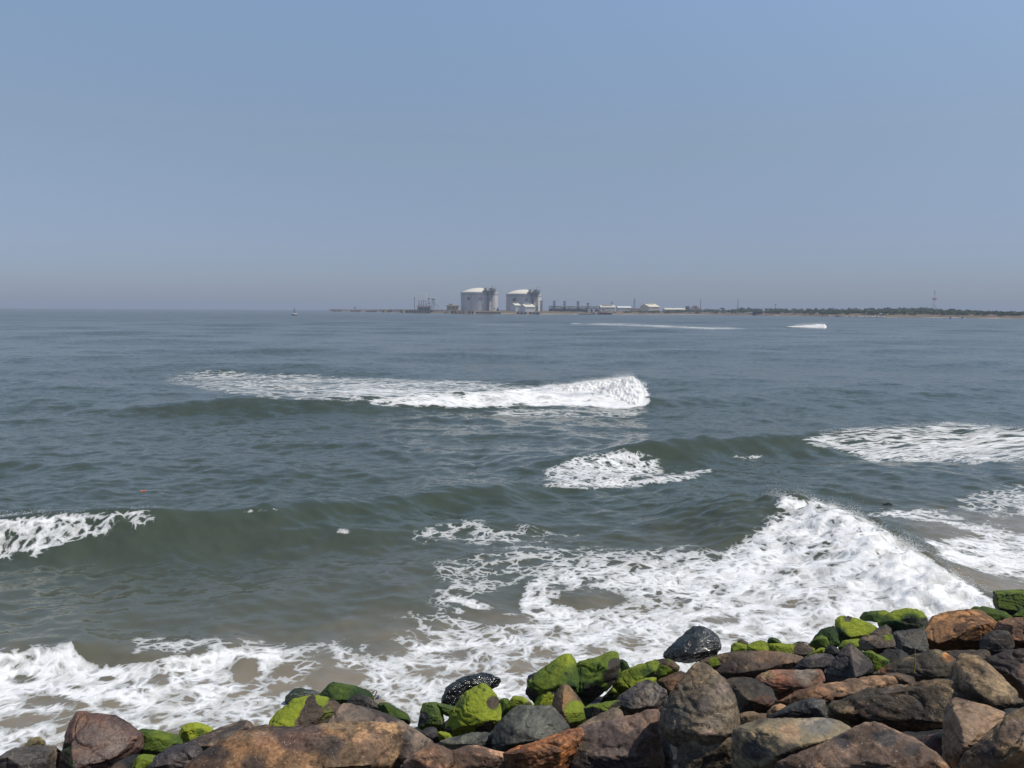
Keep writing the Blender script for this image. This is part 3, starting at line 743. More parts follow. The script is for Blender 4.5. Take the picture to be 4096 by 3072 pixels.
boulder('mid green rock half hidden right behind the lime green peaked rock', 'B', [(1385, 700), (1450, 675), (1530, 685), (1550, 800), (1520, 920), (1430, 960), (1395, 900)], 'black', alg=1.0, tone=.42, d=.2, group=GA)
boulder('small smooth lime green rock above the slate grey slab', 'B', [(1500, 820), (1520, 720), (1560, 660), (1640, 633), (1720, 645), (1800, 690), (1860, 745), (1890, 800), (1850, 900), (1500, 920)], 'dark', alg=1.1, tone=.88, patches=[(1800, 800, 90, .2)], group=GA)
boulder('broad slate grey slab with a level top below the small lime green rock', 'P', [(2004, 2868), (2027, 2842), (2047, 2826), (2070, 2823), (2135, 2825), (2172, 2826), (2203, 2825), (2214, 2834), (2232, 2868), (2281, 2913), (2266, 2940), (2195, 2975), (2112, 3010), (2021, 3030), (1982, 3012), (1970, 2972), (1976, 2940), (1990, 2910)], (.078, .085, .078), inner=[(2066, 2846, .45), (2190, 2842, .45), (2062, 2900, .9), (2210, 2905, .85), (2030, 2980, .9), (2150, 2960, 1.0)], bulge=.34, rough=.75, wet=.2)
boulder('long dark grey rock lying across the foot of the lime green peaked rock', 'B', [(540, 1330), (570, 1280), (700, 1240), (850, 1200), (1000, 1165), (1150, 1155), (1340, 1172), (1330, 1300), (1250, 1390), (1150, 1420), (900, 1380), (740, 1450), (600, 1400)], (.085, .080, .076), inner=[(700, 1300, .7), (1000, 1230, .6), (1280, 1210, .6), (1100, 1330, 1.0)], wet=.2)
boulder('small dark purple stone between the saddle-shaped rock and the long dark rock', 'B', [(290, 1150), (360, 1090), (440, 1075), (510, 1090), (535, 1150), (570, 1280), (500, 1310), (400, 1270), (310, 1200)], (.055, .052, .058), d=-.05)
boulder('tiny lime green stone left of the foot of the peaked rock', 'B', [(520, 1150), (600, 1135), (690, 1170), (740, 1230), (650, 1280), (560, 1290)], 'dark', alg=1.0, tone=.8, group=GA)
boulder('wide tan granite boulder with two humps at the bottom edge of the centre', 'B', [[(20, 1620), (120, 1520), (250, 1470), (380, 1360), (480, 1320), (550, 1330), (640, 1400), (740, 1440), (800, 1600), (760, 1800), (20, 1800)], [(640, 1440), (740, 1430), (850, 1365), (950, 1340), (1100, 1345), (1200, 1390), (1300, 1430), (1480, 1450), (1700, 1490), (1850, 1560), (1930, 1680), (1940, 1800), (600, 1800)]], (.260, .172, .112), speck=.7, rough=.9, d=-.15)
boulder('rust orange crumbly rock showing below the slate grey slab', 'P', [(2015, 3015), (2050, 2995), (2090, 2977), (2130, 2974), (2158, 2958), (2223, 2940), (2266, 2924), (2316, 2906), (2335, 2940), (2300, 3010), (2250, 3080), (2220, 3150), (2100, 3150), (2040, 3080)], 'rust', speck=1.0, rough=1.4, wet=.15)
# ---- middle right (zoom C)
boulder('boat-shaped green boulder with shade painted dark along its underside, largest of the green ones', 'C', [[(140, 640), (190, 560), (330, 420), (480, 330), (560, 270), (620, 215), (680, 185), (740, 188), (800, 220), (850, 300), (900, 420), (860, 700), (900, 870), (700, 800), (400, 780), (280, 830), (170, 710)], [(760, 420), (830, 290), (1000, 275), (1180, 215), (1250, 175), (1310, 157), (1350, 175), (1400, 300), (1370, 480), (1310, 560), (1200, 640), (1010, 770), (930, 870), (800, 800), (760, 650)]], (.040, .034, .026), inner=[(260, 560, .55), (520, 400, .7), (700, 260, .55), (680, 560, 1.05), (420, 640, .9), (830, 600, 1.0), (250, 700, .1), (760, 720, .6)], alg=1.0, tone=.68, patches=[(690, 250, 110, 1.1, .82), (900, 560, 260, 1.0, .38), (1100, 400, 140, 1.0, .48), (1330, 330, 110, .1), (1280, 480, 120, .2, .1), (230, 720, 110, .1, .05), (1050, 700, 160, .3, .08), (1120, 230, 60, 1.1, .8), (690, 440, 25, .1, .1)], group=GA, rough=1.1, tilt=.15, anchor=(760, 760))  # dark patches at both lower ends paint the shaded underside
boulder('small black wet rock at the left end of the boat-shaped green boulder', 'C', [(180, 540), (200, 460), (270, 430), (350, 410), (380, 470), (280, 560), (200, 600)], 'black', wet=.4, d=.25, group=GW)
boulder('dark green rock just behind the right end of the boat-shaped boulder', 'C', [(1350, 260), (1430, 237), (1470, 270), (1520, 350), (1520, 420), (1440, 470), (1360, 440)], 'black', alg=1.0, tone=.25, d=.3, group=GA)
boulder('lime green stone with a dark cap left of the ridged pointed rock', 'C', [(270, 870), (320, 760), (370, 670), (430, 650), (520, 620), (600, 605), (640, 660), (580, 780), (530, 900), (400, 920), (280, 900)], (.04, .036, .03), alg=1.0, tone=.88, patches=[(540, 640, 90, .1), (430, 670, 50, .3)], group=GA)
boulder('pointed pyramid rock with a rusty ridge, dark on one face and mossy on the other', 'C', [(505, 880), (550, 720), (600, 640), (650, 570), (690, 562), (740, 600), (780, 680), (830, 740), (890, 790), (920, 850), (960, 930), (985, 1000), (970, 1070), (900, 1120), (790, 1160), (720, 1120), (590, 1010), (515, 920)], (.125, .082, .045), inner=[(675, 590, .25), (655, 760, 1.0), (640, 950, 1.5), (720, 1080, 1.2), (850, 920, .6)], patches=[(810, 930, 170, .95, .78), (870, 1040, 90, .8, .75), (560, 800, 110, .0)], tilt=.2, rough=.6, speck=.5, soft=2, bulge=.55, group='half mossy boulders of the sea wall')
boulder('low rock with a thin lime green edge right of the ridged pointed rock', 'C', [(930, 880), (1000, 840), (1100, 825), (1190, 815), (1300, 785), (1380, 780), (1390, 880), (1270, 960), (1100, 1040), (1000, 1080), (950, 990)], (.035, .034, .026), up=(.45, .85, .9), alg=.2, tone=.72, group=GA)
boulder('lime green slab leaning towards the gap beside the boat-shaped boulder', 'C', [[(1300, 600), (1330, 540), (1370, 480), (1380, 420), (1470, 380), (1560, 350), (1680, 310), (1800, 265), (1850, 250), (1900, 300), (1870, 400), (1730, 500), (1600, 570), (1480, 720), (1340, 720)], [(1300, 600), (1400, 640), (1460, 720), (1340, 790), (1230, 800), (1130, 830), (1180, 720), (1240, 670)]], 'black', alg=1.0, tone=.72, patches=[(1230, 740, 120, .7, .15), (1760, 420, 90, 1, .4)], group=GA)
boulder('olive brown rock with a bare top behind the lime green slab', 'C', [(1720, 430), (1850, 260), (1960, 240), (2060, 260), (2120, 290), (2180, 350), (2120, 480), (1900, 560), (1780, 520)], (.075, .060, .040), alg=.45, tone=.65, patches=[(1980, 440, 110, .8, .72), (1950, 270, 70, .1), (2100, 330, 80, .15)], d=.05, group='half mossy boulders of the sea wall')
boulder('thin lime green rock edge above the black speckled boulder', 'C', [(1470, 700), (1560, 600), (1640, 530), (1720, 490), (1800, 480), (1870, 490), (1850, 600), (1720, 700), (1550, 760)], 'dark', alg=1.1, tone=.86, group=GA)
boulder('black speckled boulder between the lime edge and the tall standing stone', 'C', [(1330, 820), (1380, 720), (1480, 700), (1590, 640), (1650, 570), (1720, 520), (1800, 505), (1880, 530), (1960, 600), (1990, 680), (1990, 800), (1930, 920), (1700, 980), (1450, 1040), (1390, 960), (1370, 890)], (.062, .054, .050), inner=[(1500, 760, .7), (1790, 560, .6), (1690, 660, .9), (1920, 680, .8), (1850, 850, 1.0), (1550, 900, 1.0)], speck=1.0, wet=.3, rough=1.2)
boulder('reddish brown rock wedged behind the left shoulder of the tall standing stone', 'C', [(1880, 530), (1980, 490), (2060, 470), (2100, 430), (2171, 400), (2300, 470), (2330, 640), (2150, 780), (1990, 780), (1950, 640)], (.110, .068, .042), d=.15)
boulder('pinkish brown flat flake resting on the dark purple slab', 'C', [(790, 1170), (860, 1110), (1000, 1040), (1100, 970), (1200, 935), (1290, 890), (1350, 878), (1400, 910), (1420, 970), (1450, 1070), (1440, 1150), (1300, 1190), (1100, 1220), (900, 1240), (820, 1230)], (.175, .120, .100), inner=[(1000, 1100, .6), (1330, 930, .5), (1380, 1080, .9), (1150, 1150, .9)], speck=.6, rough=.8)
boulder('large dark purple slab in the foreground, left of the tall standing stone', 'C', [(420, 1480), (500, 1330), (560, 1240), (680, 1190), (850, 1200), (1000, 1195), (1130, 1175), (1300, 1140), (1430, 1115), (1450, 1040), (1560, 990), (1690, 930), (1790, 910), (1880, 910), (1930, 960), (1935, 1240), (1770, 1400), (1760, 1480), (1780, 1600), (1900, 1700), (1960, 1820), (650, 1820), (500, 1640)], (.110, .084, .070), inner=[(600, 1290, .55), (1000, 1260, .65), (1400, 1190, .65), (1800, 980, .45), (1700, 1250, .85), (1000, 1500, 1.0), (1550, 1500, 1.0), (800, 1700, 1.0)], bulge=.28, speck=.7, d=.05, stains_and_shade=[(1620, 1330, 110, (.17, .105, .066)), (900, 1400, 90, (.125, .098, .06)), (1200, 1550, 120, (.07, .052, .046)), (1750, 990, 90, (.10, .07, .055))])
# ---- right of centre (zoom D)
boulder('glistening black angular boulder standing alone in the white wash', 'D', [(140, 440), (180, 400), (300, 300), (390, 230), (410, 190), (460, 155), (530, 147), (600, 175), (680, 220), (720, 260), (745, 320), (755, 390), (700, 450), (620, 500), (500, 530), (350, 530), (200, 510), (145, 465)], 'black', inner=[(300, 390, .7), (480, 210, .5), (540, 300, .9), (690, 300, .6), (450, 450, 1.0), (620, 420, .9)], wet=.9, alg=.3, tone=.12, group=GW, anchor=(450, 440))
boulder('tall upright coarse grey boulder, the highest stone in the foreground', 'D', [[(440, 660), (445, 590), (480, 550), (540, 537), (590, 555), (640, 600), (700, 640), (760, 680), (790, 720), (840, 800), (890, 880), (905, 980), (930, 1050), (925, 1250), (600, 1550), (270, 1410), (180, 1350), (120, 1280), (105, 1200), (120, 1050), (160, 970), (220, 900), (270, 830), (310, 740), (370, 690)], [(300, 1150), (330, 1500), (310, 1800), (890, 1800), (905, 1400), (920, 1000), (500, 1000)]], 'speck', inner=[(530, 580, .2), (420, 760, .5), (700, 760, .6), (250, 1000, .6), (520, 1000, 1.0), (820, 1000, .75), (250, 1250, .7), (600, 1300, 1.1), (830, 1300, .85)], speck=1.0, rough=1.0, tilt=.10, bulge=.34, anchor=(550, 1560), d=.1, stains_and_shade=[(560, 1000, 140, (.085, .066, .052)), (780, 820, 110, (.17, .125, .095)), (600, 1280, 100, (.20, .145, .105)), (330, 1080, 110, (.10, .09, .07))])
boulder('tiny dark rock tip behind the low double-humped lime rock', 'D', [(910, 340), (930, 310), (970, 285), (1030, 310), (1060, 345), (1000, 380), (930, 370)], 'dark', d=.2, group=GW)
boulder('low double-humped lime green rock right of the lone black boulder', 'D', [[(855, 430), (865, 345), (900, 320), (960, 325), (1040, 345), (1060, 430), (900, 470)], [(1020, 400), (1040, 345), (1100, 315), (1180, 300), (1240, 310), (1285, 390), (1270, 450), (1050, 460)]], 'dark', alg=1.1, tone=.82, group=GA)
boulder('small dark green cone-shaped rock at the end of the double-humped lime rock', 'D', [(1245, 320), (1260, 280), (1300, 262), (1350, 275), (1400, 320), (1450, 375), (1420, 430), (1300, 430)], 'black', alg=.9, tone=.36, d=.1, group=GA)
boulder('lime green rock with a bare grey triangular face', 'D', [(1270, 330), (1340, 330), (1400, 370), (1440, 380), (1520, 350), (1640, 338), (1700, 360), (1760, 390), (1800, 425), (1740, 490), (1620, 520), (1450, 480), (1290, 440)], (.075, .065, .052), alg=1.0, tone=.85, patches=[(1630, 420, 110, .05), (1700, 420, 60, .1)], group=GA)
boulder('flat wet dark rock just showing above the white wash', 'D', [(1510, 340), (1570, 310), (1650, 312), (1720, 332), (1700, 370), (1540, 370)], 'dark', wet=.6, d=.2, group=GW)
boulder('dark green upright rock behind the small mid green dome', 'D', [(1720, 330), (1750, 260), (1830, 180), (1960, 145), (1990, 220), (2020, 340), (1960, 400), (1850, 410), (1750, 380)], 'black', alg=1.0, tone=.26, d=.15, group=GA)
boulder('small mid green dome in front of the dark green upright rock', 'D', [(1690, 350), (1760, 270), (1830, 240), (1890, 270), (1915, 345), (1890, 410), (1770, 420)], 'black', alg=1.0, tone=.5, group=GA)
boulder('little lime green stone below the small mid green dome', 'D', [(1740, 420), (1810, 375), (1868, 380), (1850, 450), (1740, 490), (1620, 495)], 'dark', alg=1.0, tone=.82, group=GA)
boulder('long purple brown flat boulder below the lime green rocks', 'D', [(700, 640), (800, 560), (860, 490), (980, 440), (1130, 415), (1280, 420), (1420, 420), (1560, 440), (1625, 480), (1600, 560), (1500, 620), (1380, 650), (1250, 680), (1130, 730), (980, 720), (800, 730)], (.128, .090, .068), inner=[(880, 560, .5), (1130, 470, .5), (1450, 470, .5), (1540, 530, .7), (1200, 600, 1.0), (950, 650, .9)], tilt=.5, bulge=.38)
boulder('olive brown ledge between the lone black boulder and the long flat boulder', 'D', [(470, 550), (600, 480), (720, 450), (860, 420), (1060, 408), (1150, 425), (960, 490), (850, 540), (740, 620), (620, 610), (540, 580)], (.085, .066, .045), alg=.25, tone=.5, d=.15, patches=[(680, 530, 60, .9, .75), (430, 570, 80, .8, .4)], group='half mossy boulders of the sea wall')
boulder('round charcoal grey boulder right of the long purple brown flat boulder', 'D', [(1510, 610), (1600, 510), (1650, 480), (1750, 445), (1850, 437), (1950, 450), (1985, 475), (1960, 560), (1860, 650), (1700, 660), (1540, 650)], (.070, .068, .068), inner=[(1700, 500, .6), (1880, 480, .6), (1700, 590, .9), (1600, 570, .6), (1860, 580, .9)])
boulder('small black stone on top of the round charcoal grey boulder', 'D', [(1830, 440), (1880, 380), (1930, 345), (2000, 380), (2030, 450), (1960, 490), (1860, 480)], 'black', d=.1)
boulder('rust and tan wedge boulder with a flat pale top, behind the black stones', 'D', [(1100, 710), (1200, 650), (1300, 615), (1400, 620), (1560, 625), (1760, 615), (1845, 615), (1860, 720), (1830, 790), (1780, 830), (1600, 900), (1500, 980), (1370, 940), (1290, 820), (1200, 740)], (.205, .128, .078), inner=[(1250, 680, .4), (1420, 650, .4), (1550, 740, 1.0), (1780, 650, .4), (1380, 800, .9), (1650, 830, .9)], tilt=.35, stains_and_shade=[(1400, 770, 120, (.19, .080, .045)), (1650, 650, 150, (.26, .205, .155)), (1250, 680, 70, (.22, .16, .09))])
boulder('dark grey green boulder right beside the tall standing stone', 'D', [(790, 730), (900, 700), (1040, 698), (1150, 715), (1220, 740), (1290, 810), (1365, 930), (1350, 1020), (1230, 1110), (1100, 1110), (940, 1110), (880, 980), (860, 880)], (.068, .068, .060), inner=[(900, 770, .5), (1120, 760, .5), (1230, 850, .8), (1050, 930, 1.1), (1260, 1000, .9), (1000, 1050, .6)], tilt=.3, speck=.5, stains_and_shade=[(1210, 970, 110, (.13, .062, .036)), (1000, 740, 70, (.05, .05, .045))])
boulder('rusty brown flat stone in front of the rust and tan wedge', 'D', [(1350, 960), (1480, 890), (1600, 820), (1780, 795), (1900, 800), (1950, 860), (1960, 960), (1800, 980), (1600, 1000), (1500, 1020), (1400, 1030)], (.150, .082, .048), tilt=.5)
boulder('small pale tan stone left of the black dome-shaped stone', 'D', [(1215, 1110), (1260, 1040), (1330, 985), (1380, 970), (1440, 990), (1470, 1020), (1440, 1100), (1300, 1150), (1230, 1150)], (.230, .155, .105), d=-.05)
boulder('smooth black dome-shaped stone above the long grey log-like boulder', 'D', [(1190, 1170), (1290, 1090), (1400, 1050), (1480, 990), (1600, 940), (1700, 912), (1850, 930), (1895, 985), (1890, 1180), (1700, 1200), (1400, 1210)], (.030, .030, .032), wet=.3, rough=.8)
boulder('low tan stone between the tall standing stone and the log-like boulder', 'D', [(910, 1230), (925, 1090), (1010, 1060), (1060, 1053), (1110, 1070), (1240, 1078), (1240, 1150), (1160, 1200), (1000, 1240)], (.215, .148, .098), d=.05)
boulder('long grey tan log-like boulder with a smooth rounded top', 'D', [(905, 1230), (1050, 1180), (1250, 1145), (1460, 1130), (1650, 1135), (1850, 1135), (1980, 1145), (2050, 1190), (2140, 1250), (2100, 1320), (1990, 1370), (1950, 1460), (1880, 1530), (1750, 1560), (1600, 1590), (1400, 1640), (1320, 1740), (890, 1740)], 'log', inner=[(1150, 1215, .55), (1285, 1320, 1.25), (1300, 1540, 1.3), (1600, 1180, .5), (1900, 1180, .5), (1650, 1400, 1.15), (1950, 1350, .8)], bulge=.40, rough=.7, tilt=.25, soft=3, stains_and_shade=[(1500, 1490, 150, (.050, .040, .032)), (1500, 1300, 130, (.29, .195, .115)), (1080, 1460, 190, (.030, .027, .025)), (1800, 1200, 200, (.17, .155, .13))])  # the dark left-end patch paints the shade of that face
# ---- right end (zoom E)
boulder('dark pointed pyramid-shaped boulder below the lime-topped green boulder', 'E', [(70, 950), (90, 840), (160, 760), (230, 670), (290, 610), (325, 590), (370, 620), (410, 660), (440, 710), (500, 740), (525, 790), (515, 860), (450, 900), (380, 930), (250, 970)], (.062, .050, .050), inner=[(325, 630, .3), (345, 760, 1.0), (375, 890, 1.3), (450, 800, .6)], soft=2, tilt=.15, speck=.6)
boulder('large green boulder with a sloping lime green top and a side painted dark as shade', 'E', [(195, 490), (200, 390), (240, 350), (300, 355), (400, 380), (500, 420), (555, 455), (540, 510), (440, 560), (390, 580), (300, 600), (220, 610), (205, 560)], (.03, .03, .026), inner=[(235, 395, .3), (250, 480, .8), (330, 545, 1.0), (420, 520, .8), (490, 460, .4)], alg=1.0, tone=.9, patches=[(225, 520, 75, 1.0, .12), (290, 570, 60, 1.0, .12), (300, 370, 40, .3, .5)], group=GA, tilt=.45)  # dark-tone patches paint shade on the lower left face
boulder('ragged lime green rock under the large lime-topped boulder', 'E', [(215, 620), (260, 570), (340, 550), (400, 548), (430, 610), (435, 670), (330, 660), (240, 660)], 'dark', alg=1.0, tone=.74, group=GA)
boulder('grey brown flat rock with a thin green line, beside the dark pyramid', 'E', [(395, 570), (440, 525), (520, 515), (600, 525), (690, 520), (720, 570), (745, 645), (690, 690), (580, 710), (500, 680), (420, 650)], (.105, .090, .072), inner=[(470, 560, .5), (620, 550, .4), (700, 620, .8), (560, 630, 1.0)], patches=[(650, 527, 45, .8, .75)])
boulder('small grey triangular rock between the two lime-topped boulders', 'E', [(490, 510), (560, 455), (630, 425), (675, 460), (690, 540), (600, 560), (500, 550)], (.100, .086, .068), d=.05)
boulder('lime green rock in the gap right of the dark pyramid', 'E', [(410, 670), (500, 650), (580, 690), (650, 730), (665, 760), (620, 830), (560, 870), (515, 880), (480, 780)], 'dark', alg=1.0, tone=.72, patches=[(625, 755, 35, 1.0, .3)], group=GA)
boulder('dark green rock with a lime rim between the two large lime-topped boulders', 'E', [(400, 380), (440, 320), (500, 315), (600, 305), (645, 300), (690, 340), (630, 420), (560, 460), (480, 440)], 'black', alg=.95, tone=.35, up=(.6, .95, .2), patches=[(620, 310, 60, 1, .7)], group=GA)
boulder('big rounded green boulder, lime on top with a black hollow face', 'E', [(565, 400), (620, 345), (700, 310), (800, 290), (900, 285), (945, 320), (985, 380), (1000, 470), (920, 510), (760, 530), (690, 560), (650, 490), (580, 450)], (.028, .028, .024), inner=[(700, 345, .4), (880, 320, .35), (620, 400, .5), (740, 390, .8), (900, 350, .7), (720, 490, .5), (900, 450, .6)], alg=.95, tone=.8, patches=[(850, 430, 105, .4, .08), (720, 460, 80, .8, .12), (640, 400, 60, 1.0, .45), (960, 400, 45, .3, .4)], group=GA, d=-.05)
boulder('dark green arched rock behind the big rounded green boulder', 'E', [(640, 320), (680, 265), (740, 250), (810, 243), (860, 270), (960, 300), (1045, 345), (1010, 420), (900, 420), (760, 360), (680, 350)], 'black', alg=.9, tone=.32, d=.2, group=GA)
boulder('charcoal slab with a paler flat top left of the orange boulder', 'E', [(695, 500), (720, 485), (880, 468), (965, 458), (980, 560), (1000, 660), (900, 740), (760, 760), (730, 620)], (.072, .072, .068), inner=[(730, 510, .55), (950, 500, .6), (760, 600, 1.0), (900, 650, 1.0)], tilt=.5)
boulder('large orange brown boulder with a dark overhanging lower face', 'E', [(940, 520), (1000, 420), (1040, 355), (1120, 325), (1240, 325), (1330, 300), (1430, 305), (1500, 330), (1560, 390), (1592, 425), (1580, 500), (1560, 570), (1500, 660), (1300, 730), (1100, 690), (960, 620), (935, 550)], 'orange', inner=[(960, 535, .9), (1090, 575, 1.6), (1200, 555, 1.7), (1380, 435, 1.35), (1540, 405, .7), (1080, 400, .55), (1400, 345, .5), (1250, 640, .75)], tilt=.5, bulge=.48, rough=.6, speck=.5, soft=2, under=1.4)
boulder('small dark cone-shaped rock against the foam behind the orange boulder', 'E', [(1090, 345), (1130, 280), (1160, 250), (1200, 245), (1222, 290), (1245, 345), (1180, 370)], 'black', alg=.7, tone=.28, d=.2, group=GW)
boulder('low dark green dome right behind the orange boulder', 'E', [(1320, 320), (1400, 275), (1470, 268), (1550, 290), (1650, 310), (1725, 365), (1650, 440), (1580, 430), (1450, 380)], 'black', alg=1.0, tone=.44, d=.15, group=GA)
boulder('black block with a flat green top at the right edge of the surf', 'E', [(1555, 200), (1560, 140), (1700, 135), (1818, 125), (1960, 130), (1960, 350), (1720, 380), (1620, 340), (1565, 270)], (.014, .016, .014), inner=[(1580, 160, .9), (1700, 158, 1.0), (1850, 160, 1.0), (1600, 290, .8), (1800, 320, .9)], up=(.45, .8, 1.0), alg=.2, tone=.55, tilt=.7, group=GA)
boulder('mid green rock under the black flat-topped block', 'E', [(1730, 350), (1780, 305), (1818, 290), (1960, 280), (1960, 400), (1760, 410)], 'black', alg=1.0, tone=.55, group=GA)
boulder('brown boulder right of the orange one, its left side in shade', 'E', [(1565, 470), (1600, 400), (1700, 370), (1818, 365), (1960, 380), (1960, 660), (1700, 650), (1580, 580)], (.165, .102, .062), inner=[(1640, 420, .5), (1720, 430, 1.0), (1720, 560, 1.1), (1880, 430, .9), (1880, 580, 1.0)])
boulder('grey brown sloping boulder with orange edges below the orange boulder', 'E', [(530, 850), (640, 780), (800, 710), (1000, 650), (1060, 640), (1110, 650), (1170, 690), (1250, 745), (1260, 880), (1200, 940), (1000, 960), (860, 960), (740, 890), (600, 880)], (.125, .096, .070), inner=[(700, 800, .5), (1050, 680, .4), (1180, 750, .6), (950, 800, 1.0), (1100, 880, 1.0), (760, 860, .8)], bulge=.34, stains_and_shade=[(1170, 700, 60, (.36, .165, .05)), (610, 810, 70, (.30, .14, .055)), (900, 800, 120, (.09, .07, .056))])
boulder('large rounded grey brown boulder with a peaked hump, above the dark cavity', 'E', [[(1180, 910), (1240, 760), (1290, 700), (1370, 672), (1440, 700), (1540, 790), (1580, 880), (1660, 940), (1750, 1000), (1805, 1085), (1780, 1160), (1600, 1210), (1300, 1200)], [(150, 1200), (160, 1110), (280, 1090), (480, 990), (700, 960), (900, 935), (1180, 890), (1450, 880), (1520, 1100), (1300, 1300), (900, 1340), (600, 1290), (420, 1300), (300, 1330), (200, 1280)]], (.165, .122, .086), inner=[(1370, 700, .2), (1280, 800, .45), (1480, 820, .6), (1400, 960, 1.0), (1650, 1010, .7), (1600, 1120, .9)], speck=.9, bulge=.40, rough=1.1, d=.05, stains_and_shade=[(500, 1180, 160, (.075, .055, .042)), (900, 1200, 160, (.06, .046, .036)), (1300, 950, 150, (.21, .155, .105)), (700, 1000, 140, (.15, .11, .075))])  # the two dark lower patches paint the shaded underside
boulder('dark slope of rock at the right edge behind the peaked hump', 'E', [(1440, 740), (1560, 690), (1700, 650), (1818, 640), (1960, 650), (1960, 1180), (1780, 1120), (1660, 970), (1580, 920), (1530, 830)], (.080, .066, .060), inner=[(1600, 740, .5), (1850, 720, .5), (1700, 850, 1.0), (1880, 1000, 1.0)], bulge=.25, d=.15)
boulder('tan orange ledge lying in front of the dark pyramid-shaped boulder', 'E', [(-120, 1060), (-60, 990), (0, 950), (200, 925), (380, 895), (480, 870), (620, 860), (700, 872), (745, 945), (700, 1000), (500, 1030), (380, 1100), (300, 1130), (200, 1130), (100, 1100), (0, 1090)], (.230, .145, .085), inner=[(0, 1000, .6), (250, 970, .6), (550, 900, .5), (680, 900, .5), (230, 1050, 1.0), (500, 980, .9)], tilt=.5, speck=.6)
boulder('smooth purple stone between the tan ledge and the sloping boulder', 'E', [(590, 865), (640, 845), (720, 838), (870, 875), (890, 950), (760, 980), (700, 900)], (.112, .084, .072), d=-.1, rough=.6)
boulder('large tan boulder with grey patches at the bottom, left of the dark cavity', 'E', [(-340, 1720), (-290, 1610), (-200, 1590), (-90, 1560), (0, 1545), (130, 1480), (220, 1400), (330, 1340), (430, 1300), (520, 1270), (580, 1285), (650, 1340), (760, 1380), (880, 1420), (1000, 1510), (1090, 1590), (1135, 1650), (1140, 1800), (-340, 1800)], (.255, .172, .115), inner=[(120, 1530, .5), (380, 1360, .4), (560, 1320, .35), (800, 1440, .6), (1020, 1570, .8), (500, 1600, 1.1), (900, 1680, 1.1), (100, 1680, 1.0)], speck=.8, bulge=.36, tilt=.5, d=-.15, stains_and_shade=[(640, 1400, 110, (.085, .072, .066)), (250, 1430, 80, (.08, .062, .055)), (-150, 1620, 90, (.13, .07, .035)), (850, 1500, 70, (.10, .08, .07))])
boulder('wedge-shaped tan purple boulder with a sharp dark left face', 'E', [(1120, 1280), (1160, 1110), (1190, 1070), (1250, 1060), (1400, 1100), (1560, 1150), (1640, 1190), (1620, 1350), (1440, 1520), (1300, 1650), (1180, 1760), (1120, 1540)], (.205, .145, .102), inner=[(1205, 1115, .5), (1275, 1290, 1.2), (1300, 1500, 1.5), (1450, 1180, .6), (1420, 1380, 1.2)], bulge=.42, speck=.7, soft=2, tilt=.3)
boulder('massive reddish tan boulder filling the bottom right corner', 'E', [(1220, 1700), (1290, 1550), (1400, 1470), (1500, 1370), (1620, 1250), (1740, 1170), (1818, 1130), (1980, 1090), (1980, 1860), (1200, 1860)], (.215, .138, .090), inner=[(1400, 1530, .5), (1650, 1290, .5), (1850, 1180, .5), (1600, 1500, 1.0), (1850, 1450, 1.1), (1450, 1750, 1.0)], speck=.8, d=-.2, bulge=.36, stains_and_shade=[(1500, 1500, 130, (.10, .062, .044)), (1750, 1330, 130, (.25, .165, .11))])
boulder('narrow dark grey fin of rock along the seam between two corner boulders', 'E', [(1490, 1430), (1520, 1330), (1560, 1250), (1640, 1170), (1700, 1148), (1768, 1148), (1720, 1230), (1640, 1310), (1560, 1400)], (.095, .080, .075), d=-.2, bulge=.7)
boulder('small dark stone at the right edge above the corner boulder', 'E', [(1780, 1130), (1818, 1085), (1960, 1090), (1960, 1190), (1800, 1190)], (.05, .045, .045))
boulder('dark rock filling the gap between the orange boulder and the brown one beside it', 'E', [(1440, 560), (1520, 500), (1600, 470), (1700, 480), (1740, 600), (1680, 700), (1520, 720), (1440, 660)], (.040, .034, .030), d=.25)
boulder('rock painted black as shade in the gap below the black-hollowed green boulder', 'E', [(560, 700), (640, 640), (760, 640), (840, 700), (840, 820), (720, 860), (600, 830)], (.026, .026, .022), d=.25)  # filler stone, its near-black tint painting the shade of the gap
# a few more stones deep in the gaps, tinted dark to paint the shade
boulder('stone tinted dark as shade deep in the hollow beside the tall standing stone', 'C', [(1700, 1450), (1760, 1290), (1900, 1220), (2000, 1260), (2080, 1500), (2080, 1800), (1750, 1800)], (.040, .036, .036), d=.45)
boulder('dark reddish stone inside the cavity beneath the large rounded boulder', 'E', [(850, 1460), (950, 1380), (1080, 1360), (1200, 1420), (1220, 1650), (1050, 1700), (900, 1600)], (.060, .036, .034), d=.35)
boulder('stone tinted dark as shade below the peaked brown and orange boulders', 'E', [(760, 760), (900, 680), (1100, 650), (1350, 680), (1500, 640), (1560, 720), (1400, 800), (1100, 820), (850, 800)], (.045, .036, .032), d=.45)

